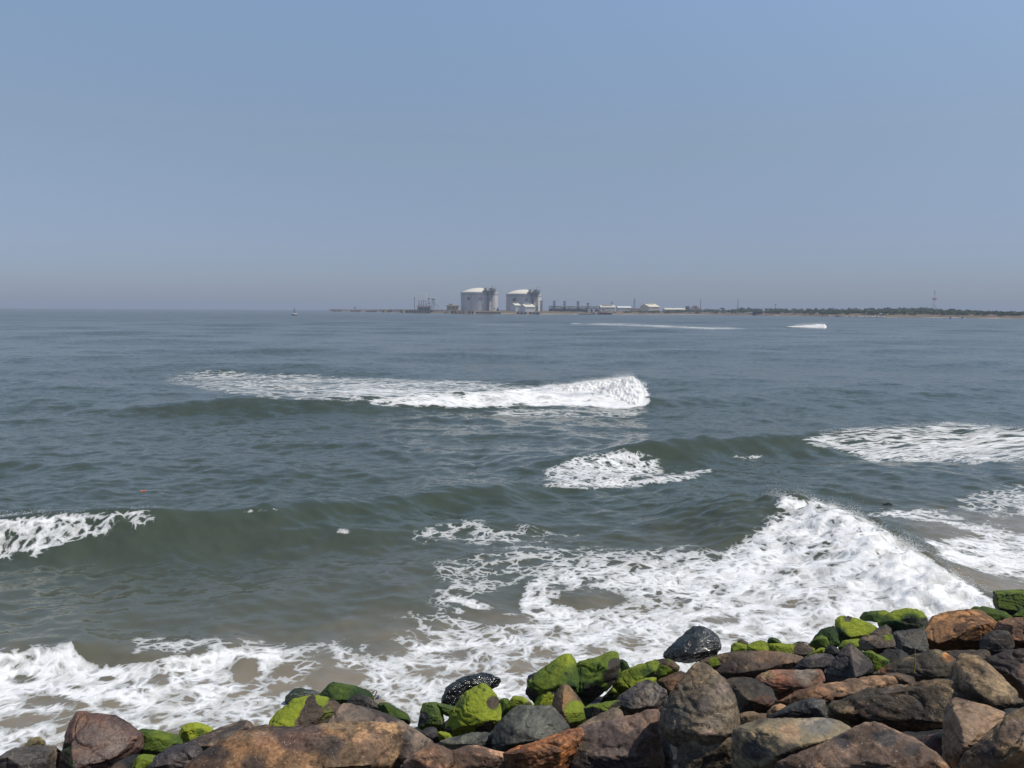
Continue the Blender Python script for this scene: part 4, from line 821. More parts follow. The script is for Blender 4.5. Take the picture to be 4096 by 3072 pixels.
# the same armour stone carries on below and beside what the photograph shows
def more_armour():
    r = np.random.RandomState(77); Vs, Fs, nb, ts = [], [], 0, []
    spots = []
    for k_ in range(14000):
        x, y = r.uniform(-13, 14), r.uniform(-2.5, 13); R = r.uniform(.36, .62) if k_ < 5000 else r.uniform(.13, .34)
        sdv = float(shore_dist(x, y))
        if sdv > 0.1 or sdv < -9.2: continue
        z = min(float(slope_z(x, y)) - 0.12 - 0.15 * R, 3.05)
        c = np.array([(x, y, z), (x, y, z + R), (x, y + R, z + R * .6), (x + R, y, z + R * .6), (x - R, y, z + R * .6)])
        if y > 0.6:
            pu_, pv_ = pix(c)
            if ((pv_ < 3110) & (pu_ > -60) & (pu_ < 4160)).any(): continue
        if np.hypot(x, y) < 1.6: continue
        if any((x - a) ** 2 + (y - b) ** 2 < (0.66 * (R + q)) ** 2 for a, b, q in spots): continue
        spots.append((x, y, R))
        P = r.normal(size=(16, 3)); P /= np.linalg.norm(P, axis=1)[:, None]
        P *= R * r.uniform(.8, 1.15, (16, 1)) * np.array((r.uniform(1, 1.5), r.uniform(.8, 1.1), r.uniform(.6, .85)))
        bk = bmesh.new()
        for p in P: bk.verts.new(p + np.array((x, y, z)))
        res = bmesh.ops.convex_hull(bk, input=bk.verts)
        junk = list({g for g in res['geom_interior'] + res['geom_unused'] if isinstance(g, bmesh.types.BMVert)})
        if junk: bmesh.ops.delete(bk, geom=junk, context='VERTS')
        bmesh.ops.triangulate(bk, faces=bk.faces); bk.verts.index_update()
        V = np.array([v_.co[:] for v_ in bk.verts]); Fc = np.array([[v_.index for v_ in f_.verts] for f_ in bk.faces]); bk.free()
        V, Fc = refine(V, Fc, .13); V = relax(V, Fc, 1)
        V = V + vnormals(V, Fc) * (0.05 * R * fbm(V * 3, 3))[:, None]
        Vs.append(V); Fs.append(Fc + nb); nb += len(V)
        ts.append(np.tile(np.array(TINT[('brown', 'tan', 'purple', 'grey', 'dark', 'rust')[r.randint(6)]]) * .9, (len(V), 1)))
    me = mesh_np('armour_stone', np.concatenate(Vs), np.concatenate(Fs))
    cattr(me, 'tint', np.concatenate(ts))
    for a_, v_ in (('alg', 0.0), ('tone', 0.2), ('wet', 0.05), ('speck', 0.5)): vattr(me, a_, np.full(nb, v_))
    tag(link('armour_rubble', me, None, M_STONE), 'rough armour stone continuing along the sea wall', kind='stuff')
more_armour()
# ================================================================== WHITEWATER ROLLS AND SPRAY
T = NT('white_water')
pos = T.pos()
wn_ = T.noise(pos, 3.0, 6, 0.65)
wcol = T.mix(T.ss(wn_, 0.35, 0.6), (0.66, 0.66, 0.645), (0.84, 0.84, 0.83))
M_FOAM = T.done(T.bsdf(wcol, 0.6, T.bump(T.noise(pos, 9, 5, 0.65), 0.8, 0.08), 0.3))

def foam_roll(label, stations, n_s, n_p, lump, back=1.6, z0=0.02, gain=1.5):
    us = np.array([s[0] for s in stations], float)
    uu = np.linspace(us[0], us[-1], n_s)
    vt = np.interp(uu, us, [s[1] for s in stations]); vb = np.interp(uu, us, [s[2] for s in stations])
    V = []
    for u_, t_, b_ in zip(uu, vt, vb):
        p0 = at_z(u_, b_, z0)
        h = 0.3
        for _ in range(3):
            p1 = at_y(u_, t_, p0[1] + 1.9 * h); h = max(p1[2], 0.05)
        for k in range(n_p):
            f = k / (n_p - 1)
            if f < 0.55:
                g = f / 0.55
                q = np.array((p0[0] + (p1[0] - p0[0]) * g, p0[1] + (p1[1] - p0[1]) * g, p0[2] + (p1[2] - p0[2]) * (0.75 * g + 0.25 * math.sin(g * math.pi / 2))))
            else:
                g = (f - 0.55) / 0.45
                q = np.array((p1[0], p1[1] + g * back * h, p1[2] * (1 - g) ** 1.3 - 0.08 * g))
            V.append(q)
    V = np.array(V).reshape(n_s, n_p, 3)
    hh = V[:, :, 2].max(1)[:, None]
    flat = V.reshape(-1, 3)
    L1 = np.abs(fbm(flat * (2.2 / lump), 3, 0.5)).reshape(n_s, n_p) - 0.18
    L2 = fbm(flat * (6.0 / lump) + 9, 2).reshape(n_s, n_p)
    L3 = fbm(flat * (15.0 / lump) + 3, 2).reshape(n_s, n_p)
    amp = gain * np.minimum(hh, 1.2) * (0.10 * L1 + 0.05 * L2 + 0.05 * L3)
    V[:, :, 2] += amp; V[:, :, 1] -= amp * 0.9
    V[:, :, 0] += 0.25 * amp
    i = np.arange(n_s * n_p).reshape(n_s, n_p)
    me = mesh_np('white_water', V.reshape(-1, 3), np.stack((i[:-1, :-1], i[1:, :-1], i[1:, 1:], i[:-1, 1:]), -1).reshape(-1, 4))
    tag(link('white_water', me, None, M_FOAM), label, kind='stuff')
foam_roll('tumbling white water of the breaking wave in mid picture', [(1470, 1600, 1603), (1560, 1591, 1608), (1650, 1587, 1612), (1800, 1581, 1616), (1950, 1573, 1614), (2050, 1563, 1607), (2120, 1556, 1600), (2200, 1548, 1612), (2300, 1534, 1620), (2400, 1520, 1622), (2480, 1508, 1625), (2530, 1505, 1628), (2560, 1525, 1628), (2585, 1562, 1612), (2602, 1596, 1604)], 420, 64, 1.5)
foam_roll('small white breaker far out near the far shore', [(3145, 1307.5, 1308.5), (3190, 1303, 1309.5), (3230, 1300, 1310.5), (3280, 1296, 1311.5), (3297, 1296, 1312), (3306, 1304, 1311)], 160, 26, 1.6, z0=.25, gain=2.6)

def spray(label, path, n, size, rise, spread, seed):
    r = np.random.RandomState(seed)
    C = np.array([at_z(u_, v_, h_) for u_, v_, h_ in path])
    seg = np.cumsum(np.r_[0, np.linalg.norm(np.diff(C, axis=0), axis=1)])
    s = r.uniform(0, seg[-1], n)
    # spray flies in bursts, not evenly
    burst = 0.5 + 0.5 * np.sin(s * 5.1 + seed) * np.sin(s * 2.3 + 1.7 * seed)
    P = np.stack([np.interp(s, seg, C[:, k]) for k in range(3)], 1)
    up = np.abs(r.normal(size=n)) * rise * (0.35 + burst)
    P += np.stack((r.normal(size=n) * spread, r.normal(size=n) * spread, up - 0.25 * rise), 1)
    tet = np.array(((1, 1, 1), (-1, -1, 1), (-1, 1, -1), (1, -1, -1))) * 0.577
    sz = size * r.uniform(.4, 1.25, n) * (1.0 - 0.45 * np.clip(up / (2.5 * rise), 0, 1))
    V = P[:, None, :] + (tet[None] * sz[:, None, None]) * r.uniform(.6, 1.6, (n, 1, 3))
    b = np.arange(n)[:, None] * 4
    Fs = np.concatenate([b + np.array(f) for f in ((0, 1, 2), (0, 3, 1), (0, 2, 3), (1, 3, 2))])
    tag(link('sea_spray', mesh_np('sea_spray', V.reshape(-1, 3), Fs, False), None, M_FOAM), label, kind='stuff')
spray('fine spray along the crest of the surge beside the rocks', [(3060, 2010, .55), (3130, 1996, .62), (3260, 2014, .60), (3400, 2070, .56), (3550, 2152, .50), (3700, 2245, .46), (3820, 2325, .40), (3940, 2395, .30)], 20000, .0075, .15, .07, 1)
spray('spray thrown up from the right end of the mid-picture breaker', [(2150, 1556, .8), (2300, 1538, 1.1), (2420, 1520, 1.3), (2520, 1508, 1.4), (2580, 1545, .9)], 4500, .015, .15, .15, 2)
spray('spray along the broken crest at the left edge', [(-60, 2080, .5), (150, 2066, .55), (300, 2064, .55), (450, 2060, .55), (620, 2048, .55)], 3500, .007, .08, .07, 3)
spray('spray along the broken wave at the right edge', [(3250, 1735, .4), (3500, 1716, .5), (3700, 1702, .5), (3800, 1692, .55), (4000, 1708, .5), (4150, 1718, .45)], 3500, .010, .09, .12, 4)

spray('spray over the small breaker far out', [(3165, 1304, .3), (3200, 1300, .7), (3250, 1296.5, 1.1), (3296, 1294.5, 1.3)], 1500, .06, .30, .5, 5)

# ================================================================== FAR SHORE
_mats = {}
def M(name, c, rough=0.7, var=0.18, metal=0.0):
    if name in _mats: return _mats[name]
    T = NT(name)
    p = T.obj()
    n1 = T.noise(p, 0.35, 4, 0.6); n2 = T.noise(T.vmath('MULTIPLY', p, (1, 1, .15)), 1.3, 4, 0.65)
    col = T.mix(T.math('MULTIPLY', T.math('ADD', T.ss(n1, .35, .7), T.ss(n2, .45, .75)), 0.5), tuple(c), tuple(x * (1 - 2 * var) for x in c))
    _mats[name] = T.done(T.bsdf(col, rough, None, 0.4, metal))
    return _mats[name]
WHITE = M('white_paint', (.74, .73, .70), .6, .06)
CONC = M('pale_concrete', (.40, .38, .36), .85)
TANKW = M('tank_wall_concrete', (.56, .545, .54), .85, .05)
TANKR = M('tank_roof_cream', (.76, .70, .57), .7, .04)
STEEL = M('grey_steel', (.27, .26, .265), .6)
STEELD = M('dark_steel', (.135, .125, .13), .6)
RUBBER = M('black_rubber', (.022, .022, .026), .8)
REDP = M('faded_red_paint', (.42, .14, .11), .7)
YEL = M('cream_yellow_paint', (.60, .46, .22), .7)
BEIGE = M('beige_render', (.48, .36, .26), .85)
CREAM = M('cream_cladding', (.66, .58, .44), .7, .06)
PEACH = M('peach_render', (.46, .32, .26), .85)
BLUEP = M('blue_paint', (.05, .10, .26), .6)
BLUEB = M('bright_blue_paint', (.06, .20, .50), .6)
GREYC = M('grey_cladding', (.46, .46, .46), .7, .06)
ORANGE = M('orange_tiles', (.55, .17, .06), .8)
HULLB = M('black_hull', (.03, .03, .034), .6)
GLASS = M('dark_glass', (.03, .035, .04), .2)
SAND = M('sand', (.50, .40, .27), .95)
BARK = M('bark', (.10, .08, .06), .9)

class MB:
    def __init__(s): s.v = []; s.f = []
    def add(s, V, Fs):
        b = len(s.v); s.v += [tuple(map(float, p)) for p in V]; s.f += [tuple(i + b for i in f) for f in Fs]; return s
    def box(s, x0, x1, y0, y1, z0, z1):
        V = [(x, y, z) for x in (x0, x1) for y in (y0, y1) for z in (z0, z1)]
        return s.add(V, [(0, 1, 3, 2), (4, 6, 7, 5), (0, 4, 5, 1), (2, 3, 7, 6), (0, 2, 6, 4), (1, 5, 7, 3)])
    def tube(s, p0, p1, r0, r1=None, n=8):
        p0 = Vector(p0); p1 = Vector(p1); r1 = r0 if r1 is None else r1
        d = (p1 - p0).normalized(); a = d.orthogonal().normalized(); c = d.cross(a)
        V = []
        for p, r in ((p0, r0), (p1, r1)):
            for k in range(n):
                t = 2 * math.pi * k / n; V.append(p + a * r * math.cos(t) + c * r * math.sin(t))
        Fs = [(k, (k + 1) % n, n + (k + 1) % n, n + k) for k in range(n)] + [tuple(range(n))[::-1], tuple(range(n, 2 * n))]
        return s.add(V, Fs)
    def lathe(s, prof, cx, cy, n=48):
        V = [(cx + r * math.cos(2 * math.pi * k / n), cy + r * math.sin(2 * math.pi * k / n), z) for r, z in prof for k in range(n)]
        Fs = [(j * n + k, j * n + (k + 1) % n, (j + 1) * n + (k + 1) % n, (j + 1) * n + k) for j in range(len(prof) - 1) for k in range(n)]
        return s.add(V, Fs)
    def prism(s, prof, y0, y1):
        """x-z outline carried from y0 to y1"""
        n = len(prof)
        V = [(x, y0, z) for x, z in prof] + [(x, y1, z) for x, z in prof]
        return s.add(V, [tuple(range(n))[::-1], tuple(range(n, 2 * n))] + [(k, (k + 1) % n, n + (k + 1) % n, n + k) for k in range(n)])
    def lattice(s, x, y, z0, z1, w0, w1, bays, r):
        for sx in (-1, 1):
            for sy in (-1, 1):
                s.tube((x + sx * w0, y + sy * w0, z0), (x + sx * w1, y + sy * w1, z1), r, r, 5)
        for k in range(bays):
            f0, f1 = k / bays, (k + 1) / bays
            a, b = w0 + (w1 - w0) * f0, w0 + (w1 - w0) * f1
            c, d = z0 + (z1 - z0) * f0, z0 + (z1 - z0) * f1
            for (ax, ay, bx_, by_) in ((-1, -1, 1, -1), (1, -1, 1, 1), (1, 1, -1, 1), (-1, 1, -1, -1)):
                s.tube((x + ax * a, y + ay * a, c), (x + bx_ * b, y + by_ * b, d), r * .7, r * .7, 4)
                s.tube((x + ax * b, y + ay * b, d), (x + bx_ * b, y + by_ * b, d), r * .7, r * .7, 4)
        return s
    def build(s, name, mat, parent=None, smooth=False, label=None):
        me = bpy.data.meshes.new(name)
        org = Vector((0, 0, 0)) if parent is None else parent.matrix_basis.translation if parent.parent is None else parent.parent.matrix_basis.translation
        me.from_pydata([tuple(Vector(p) - org) for p in s.v], [], s.f)
        bm_ = bmesh.new(); bm_.from_mesh(me); bmesh.ops.recalc_face_normals(bm_, faces=bm_.faces); bm_.to_mesh(me); bm_.free()
        if smooth:
            me.polygons.foreach_set('use_smooth', np.ones(len(me.polygons), bool))
            me.set_sharp_from_angle(angle=R_(35))
        o = link(name, me, parent, mat)
        if label: o['label'] = label
        return o

def S(u, v, Y):            # photo pixel -> world x, z at depth Y
    p = at_y(u, v, Y); return float(p[0]), float(p[2])
def H(v, u, Y): return S(u, v, Y)[1]
def PXM(Y): return Y / FPX      # metres per photo pixel at depth Y (about)

# ---- land
SHORE = [(1318, 1245.5), (1420, 1247), (1520, 1248.5), (1600, 1250), (1700, 1252.3), (1800, 1254), (1900, 1255), (2000, 1255.8), (2100, 1256.3), (2200, 1256.8), (2400, 1257.5), (2600, 1258), (2750, 1258.6), (2900, 1260), (3000, 1261.3), (3200, 1264), (3400, 1268), (3560, 1269.5), (3750, 1270.5), (3900, 1272.5), (4096, 1275), (4500, 1280), (5200, 1290), (6200, 1305)]
su = np.linspace(1318, 6200, 260)
sv = np.interp(su, *zip(*SHORE))
base = np.array([at_z(a, b, 0.0) for a, b in zip(su, sv)])
dirn = base[:, :2] / np.linalg.norm(base[:, :2], axis=1)[:, None]
rows = []
inl = [(-14, -1.2), (0, 0.05), (5, .55), (14, 1.15), (40, 1.9), (120, 2.3), (500, 2.6), (1800, 3.0)]
lim = np.interp(su, [1318, 1420, 1700, 1800, 1900, 2100], [25, 60, 160, 300, 700, 1e4])
for off, z in inl:
    o = np.minimum(off, lim + off * 0.01)
    zz = z + (0.25 * perlin(np.stack((su * .05, np.full_like(su, off), np.full_like(su, 2.2)), 1)) if off > 0 else 0)
    rows.append(np.stack((base[:, 0] + dirn[:, 0] * o, base[:, 1] + dirn[:, 1] * o, np.full_like(su, z) + zz * (1 if off > 0 else 0)), 1))
G = np.array(rows); nr_, nc_ = G.shape[:2]
ig = np.arange(nr_ * nc_).reshape(nr_, nc_)
lme = mesh_np('far_shore', G.reshape(-1, 3), np.stack((ig[:-1, :-1], ig[:-1, 1:], ig[1:, 1:], ig[1:, :-1]), -1).reshape(-1, 4))
T = NT('shore_ground')
p = T.pos()
sz_ = T.n('SeparateXYZ'); T.put(sz_.inputs[0], p)
sandc = T.mix(T.noise(p, .05, 4), (.44, .34, .23), (.56, .45, .30))
scrub = T.mix(T.noise(p, .09, 5), (.17, .10, .07), (.11, .10, .055))
lvl = T.math('ADD', sz_.outputs[2], T.math('MULTIPLY', T.noise(p, .03, 4), 1.6))
M_SHORE = T.done(T.bsdf(T.mix(T.ss(lvl, 0.85, 1.3), sandc, scrub), .95))
tag(link('far_shore', lme, None, M_SHORE), 'low sandy shore with reddish scrub across the water', kind='structure')

def depth_at(u):
    return float(np.interp(u, su, base[:, 1]))

# ---- low bank behind the jetty
def bank():
    us = np.linspace(1318, 1800, 90); m = MB(); V = []
    for k, u_ in enumerate(us):
        Y = depth_at(u_) + 30
        X, zt = S(u_, np.interp(u_, [1318, 1345, 1400, 1500, 1600, 1700, 1800], [1243.5, 1239, 1238, 1237.5, 1237, 1237.5, 1238.5]), Y)
        zt += 0.5 * math.sin(u_ * .31) + 0.4 * math.sin(u_ * .83)
        for dy, f in ((-9, -.1), (-5, .45), (-1, .95), (4, 1.0), (10, .6), (18, -.1)):
            V.append((X, Y + dy, zt * f))
    Fs = [(a * 6 + b, (a + 1) * 6 + b, (a + 1) * 6 + b + 1, a * 6 + b + 1) for a in range(89) for b in range(5)]
    m.add(V, Fs)
    o = m.build('breakwater', M('reddish_rubble', (.42, .35, .31), .95, .25), None, True)
    tag(o, 'long low reddish rubble breakwater behind the jetty', 'breakwater')
bank()

# ---- channel buoy
def buoy():
    b = at_z(1178, 1261.5, 0); Y = float(b[1]); X = float(b[0]); k = PXM(Y)
    e = empty('channel_buoy', (X, Y, 0), 'dark round buoy with a white deck and lattice mast afloat left of the jetty', 'buoy')
    r = 11.5 * k
    MB().lathe([(r * .9, -.6), (r, 0), (r, .85), (r * .96, .95), (.01, .95)], X, Y, 28).build('hull', M('dark_buoy_paint', (.035, .045, .05), .5), e, True)
    MB().lathe([(r * .97, .96), (r * .95, 1.25), (r * .8, 1.4), (.01, 1.45)], X, Y, 28).build('deck', WHITE, e, True)
    zt = H(1236, 1178, Y)
    MB().lattice(X, Y, 1.4, zt, .75, .35, 4, .07).build('mast', STEELD, e)
    MB().tube((X, Y, zt), (X, Y, zt + .55), .32, .26).tube((X, Y, zt + .55), (X, Y, H(1227, 1178, Y)), .05).build('lamp', STEELD, e)
buoy()

# ---- jetty
GP = 'mooring platforms along the jetty'
def platform(label, u0, u1, vt, vb, npile, mats=(CONC, RUBBER), blocks=()):
    Y = depth_at((u0 + u1) / 2) - 26
    X0, zt = S(u0, vt, Y); X1, _ = S(u1, vt, Y)
    e = empty('mooring_platform', ((X0 + X1) / 2, Y + 4, 0), label, 'platform', GP)
    MB().box(X0, X1, Y, Y + 9, zt - .9, zt).build('deck', mats[0], e)
    wd = (X1 - X0) / npile
    for i in range(npile):
        x = X0 + (i + .5) * wd
        MB().box(x - wd * .34, x + wd * .34, Y - .5, Y + .3, -.6, zt - .1).build('fender', mats[1], e)
        MB().tube((x, Y + 5, -1.5), (x, Y + 5, zt - .85), wd * .22, n=8).build('pile', CONC, e)
    for b0, b1, mm in blocks:
        a, _ = S(b0, vt, Y - .6); b, zz = S(b1, vt - 1.5, Y - .6)
        MB().box(a, b, Y - .65, Y + 5, -.6, zz).build('end_block', mm, e)
    return e, X0, X1, Y, zt
platform('small mooring platform at the far left tip of the jetty', 1330, 1372, 1240.5, 1246, 6)
platform('mooring platform under the blue diamond sign', 1402, 1446, 1241.5, 1247, 6, (REDP, RUBBER))
platform('plain grey mooring platform between the blue sign and the cream-blocked platform', 1465, 1508, 1242.5, 1248, 6)
platform('mooring platform with a cream block in its middle', 1528, 1571, 1240, 1249, 4, (CONC, RUBBER), ((1535, 1547, YEL),))
platform('long loading platform carrying the tall loading arms', 1601, 1792, 1241.5, 1252, 18, (CONC, RUBBER), ((1609, 1620, YEL), (1741, 1751, YEL)))
platform('quay section with cream blocks in front of the beige building', 1792, 1896, 1244, 1254, 9, (CONC, RUBBER), ((1792, 1802, YEL), (1858, 1868, YEL)))
platform('quay section with tall black fenders in front of the left tank', 1902, 2004, 1247, 1255, 12, (BEIGE, RUBBER))

def sign_post():
    Y = depth_at(1420) - 20
    X, z0 = S(1420, 1241.5, Y); _, z1 = S(1420, 1231, Y); r = 4 * PXM(Y)
    e = empty('diamond_sign', (X, Y, z0), 'blue diamond-shaped navigation sign on a post on the jetty', 'sign')
    MB().tube((X, Y, z0), (X, Y, z1), .25).build('post', STEEL, e)
    MB().prism([(X - r, z1), (X, z1 - r), (X + r, z1), (X, z1 + r)], Y - .45, Y - .27).build('sign_board', BLUEP, e)
sign_post()
def ball_marker():
    Y = depth_at(1992) + 2
    X, z0 = S(1992, 1249, Y); _, z1 = S(1992, 1237.5, Y)
    e = empty('round_marker', (X, Y, z0), 'dark blue round marker on a post right of the left tank', 'sign')
    MB().tube((X, Y, 0), (X, Y, z1), .3).build('post', STEEL, e)
    MB().lathe([(.01, z1 - 1.5), (.95, z1 - 1.1), (1.4, z1), (.95, z1 + 1.1), (.01, z1 + 1.5)], X, Y, 16).build('ball', BLUEP, e, True)
ball_marker()

# ---- loading equipment on the platform
YL = depth_at(1690) - 22
def zL(v, u=1690): return H(v, u, YL)
def xL(u): return S(u, 1235, YL)[0]
zdeck = zL(1241.5)
def service_deck():
    e = empty('service_deck', (xL(1694), YL + 5, zdeck), 'red-railed service deck on columns beneath the loading arms', 'deck')
    MB().box(xL(1666), xL(1724), YL + 1, YL + 10, zL(1226.5), zL(1224.5)).build('floor', REDP, e)
    m = MB()
    for i in range(9): m.tube((xL(1667 + 7 * i), YL + 1.1, zL(1224.5)), (xL(1667 + 7 * i), YL + 1.1, zL(1221.5)), .09)
    m.tube((xL(1666), YL + 1.1, zL(1221.5)), (xL(1724), YL + 1.1, zL(1221.5)), .10).tube((xL(1666), YL + 1.1, zL(1223)), (xL(1724), YL + 1.1, zL(1223)), .08)
    m.build('railing', REDP, e)
    for i in range(8): MB().tube((xL(1669 + 7.4 * i), YL + 2, zdeck), (xL(1669 + 7.4 * i), YL + 2, zL(1226.5)), .38).build('column', STEELD, e)
    MB().box(xL(1671), xL(1720), YL + 4, YL + 9, zdeck, zL(1228)).build('plant_room', M('dusky_cladding', (.22, .17, .17), .8), e)
    for u_ in (1682, 1693, 1704): MB().box(xL(u_), xL(u_ + 3), YL + 3.9, YL + 3.99, zL(1236), zL(1231)).build('window', WHITE, e)
service_deck()
for i, (u_, lb) in enumerate(((1675, 'leftmost of the four tall white loading arms on the jetty'), (1684.5, 'second from the left of the four tall white loading arms'), (1693.5, 'third from the left of the four tall white loading arms'), (1703, 'rightmost of the four tall white loading arms on the jetty'))):
    X = xL(u_); zb = zL(1224.5); y = YL + 4
    e = empty('loading_arm', (X, y, zb), lb, 'loading arm', 'tall loading arms on the jetty')
    MB().tube((X, y, zb), (X, y, zL(1200)), .42, .36).build('riser', STEEL, e, True)
    MB().lattice(X, y, zb, zL(1212), .9, .5, 3, .09).build('base_frame', STEELD, e)
    MB().tube((X - .55, y, zL(1203)), (X - .75, y, zL(1172.5)), .58).tube((X + .55, y, zL(1203)), (X + .95, y, zL(1173)), .50).build('arm', WHITE, e, True)
    MB().tube((X - .75, y, zL(1172.5)), (X + .95, y, zL(1173)), .38).build('elbow', WHITE, e, True)
    MB().box(X - .8, X + .8, y - .5, y + .5, zL(1206), zL(1202.5)).build('counterweight', STEELD, e)
def jetty_tower(name, label, u_, vt, w, bays, vb=1241.5, top=True, mat=STEEL):
    X = xL(u_)
    e = empty(name, (X, YL + 6, zL(vb)), label, 'tower')
    MB().lattice(X, YL + 6, zL(vb), zL(vt), w, w * .8, bays, .16).build('frame', mat, e)
    if top:
        MB().box(X - w * 1.15, X + w * 1.15, YL + 6 - w, YL + 6 + w, zL(vt + 4), zL(vt)).build('cabin', STEELD, e)
    return e, X
e_, X_ = jetty_tower('gangway_tower', 'lattice gangway tower just right of the loading arms', 1714, 1192, 1.3, 7)
MB().box(X_ - 1.8, X_ + 1.9, YL + 4.5, YL + 7.5, zL(1214), zL(1211)).build('landing', REDP, e_)
e_, X_ = jetty_tower('crane_tower', 'grey crane tower with a jib at the right end of the loading platform', 1731.5, 1195, 2.3, 8)
MB().tube((X_ + 1, YL + 5, zL(1214)), (xL(1756), YL + 5, zL(1231)), .28).tube((X_ + 1, YL + 5, zL(1214)), (xL(1746), YL + 5, zL(1217)), .2).tube((xL(1746), YL + 5, zL(1217)), (xL(1757), YL + 5, zL(1230)), .2).build('jib', STEEL, e_)
MB().box(X_ - 2.6, X_ + 2.6, YL + 3.6, YL + 8.4, zL(1210), zL(1208.5)).build('landing', STEELD, e_)
e_ = empty('column_mast', (xL(1657), YL + 4, zdeck), 'single dark column left of the loading arms', 'mast')
MB().tube((xL(1657), YL + 4, zdeck), (xL(1657), YL + 4, zL(1193)), .55, .42).build('column', STEELD, e_)
MB().box(xL(1655), xL(1660), YL + 3, YL + 5, zL(1193), zL(1190.5)).build('nozzle_head', STEELD, e_)

# ---- buildings
def flat_house():
    Y = depth_at(1810) + 14
    x0, z0 = S(1787, 1245, Y); x1, z1 = S(1834, 1224, Y); _, zr = S(1834, 1220.5, Y)
    e = empty('beige_building', ((x0 + x1) / 2, Y + 7, 1.5), 'square beige building with a cream roof left of the tanks', 'building')
    MB().box(x0, x1, Y, Y + 14, 0, z1).build('wall', BEIGE, e)
    rf = MB().box(x0 - .9, x1 + .9, Y - 1, Y + 15, z1, zr).build('roof', M('cream_roof', (.68, .54, .33), .7), e)
    a, za = S(1795, 1220.5, Y + 4); b, zb = S(1809, 1215, Y + 4)
    MB().box(a, b, Y + 4, Y + 9, zr, zb).build('stair_head', M('brown_render', (.26, .17, .14), .8), rf)
    for u_ in (1793, 1803, 1813, 1825):
        w0, wz = S(u_, 1235, Y); w1, wz1 = S(u_ + 4, 1230, Y)
        MB().box(w0, w1, Y - .06, Y - .003, wz, wz1).build('window', GLASS, e)
flat_house()

def gable_shed(name, label, ua, ub, uc, ve, vr, vb, dY, depth, wall, roof, vent=False, doors=0, group=None, Y=None):
    """gable end from ua to ub, long side from ub to uc: built square-on, its left end turned a little to the viewer"""
    Y = depth_at((ua + uc) / 2) + dY if Y is None else Y
    x0, ze = S(ua, ve, Y); xm, _ = S(ub, ve, Y); x1, _ = S(uc, ve, Y); zr = H(vr, ub, Y); zb = H(vb, ub, Y)
    e = empty(name, ((x0 + x1) / 2, Y, max(zb, .5)), label, 'shed', group)
    # plan: gable end runs from (x0, Y + s) to (xm, Y), the long side from (xm, Y) to (x1, Y + t)
    gx, gy = x0, Y + (xm - x0) * 0.9
    lx, ly = x1, Y + (x1 - xm) * 0.12
    A = Vector((gx, gy, 0)); Bv = Vector((xm, Y, 0)); Cv = Vector((lx, ly, 0)); Dv = A + (Cv - Bv)
    zb = min(zb, 1.0)
    up = lambda p, z: (p.x, p.y, z)
    m = MB()
    R1, R2 = (A + Bv) / 2, (Dv + Cv) / 2
    m.add([up(A, zb), up(Bv, zb), up(Bv, ze), up(R1, zr), up(A, ze)], [(0, 1, 2, 3, 4)])
    m.add([up(Dv, zb), up(Cv, zb), up(Cv, ze), up(R2, zr), up(Dv, ze)], [(4, 3, 2, 1, 0)])
    m.add([up(Bv, zb), up(Cv, zb), up(Cv, ze), up(Bv, ze)], [(0, 1, 2, 3)]); m.add([up(A, zb), up(Dv, zb), up(Dv, ze), up(A, ze)], [(3, 2, 1, 0)])
    m.build('wall', wall, e)
    o_ = (Cv - Bv).normalized() * .8; s_ = (Bv - A).normalized() * .8
    rm = MB()
    for q0, q1, sgn in ((Bv, Cv, 1), (A, Dv, -1)):
        a_, b_ = q0 - o_ + s_ * sgn, q1 + o_ + s_ * sgn
        rm.add([up(a_, ze - .25), up(b_, ze - .25), up(R2 + o_, zr + .1), up(R1 - o_, zr + .1), up(a_, ze + .05), up(b_, ze + .05), up(R2 + o_, zr + .45), up(R1 - o_, zr + .45)], [(0, 1, 2, 3), (7, 6, 5, 4), (0, 4, 5, 1), (1, 5, 6, 2), (2, 6, 7, 3), (3, 7, 4, 0)])
    rf = rm.build('roof', roof, e)
    if vent:
        k = .18; ra, rb = R1 + (R2 - R1) * k, R1 + (R2 - R1) * (1 - k)
        q = s_.normalized() * max(1.2, (Bv - A).length * .10); hv = (zr - ze) * .38
        MB().add([up(ra - q, zr), up(rb - q, zr), up(rb + q, zr), up(ra + q, zr), up(ra - q, zr + hv), up(rb - q, zr + hv), up(rb + q, zr + hv), up(ra + q, zr + hv)], [(0, 1, 5, 4), (1, 2, 6, 5), (2, 3, 7, 6), (3, 0, 4, 7), (4, 5, 6, 7)]).build('ridge_vent', roof, rf)
    for i in range(doors):
        f0 = (i + .3) / doors; f1 = (i + .62) / doors
        a_, b_ = Bv.lerp(Cv, f0), Bv.lerp(Cv, f1); nn = Vector((Cv.y - Bv.y, -(Cv.x - Bv.x), 0)).normalized() * .05
        MB().add([up(a_ + nn, zb), up(b_ + nn, zb), up(b_ + nn, zb + (ze - zb) * .6), up(a_ + nn, zb + (ze - zb) * .6)], [(0, 1, 2, 3)]).build('door', STEEL, e)
    return e
gable_shed('white_shed', 'smaller white shed with a roof vent in front of the right tank', 2040, 2063, 2082, 1221.5, 1214, 1240, 34, 10, WHITE, TANKR, True)
gable_shed('white_shed', 'larger white shed right of the smaller one, in front of the right tank', 2082, 2101, 2138, 1227, 1217.5, 1239, 26, 10, WHITE, TANKR, True)
gable_shed('warehouse', 'grey warehouse with a pale roof behind the tugboat', 2396, 2402, 2461, 1229, 1221.5, 1241, 130, 20, GREYC, TANKR, True, 0)
gable_shed('storage_hall', 'long low white-roofed hall between the grey warehouse and lattice pylon', 2466, 2472, 2524, 1231, 1225.5, 1241, 170, 20, GREYC, WHITE, False)
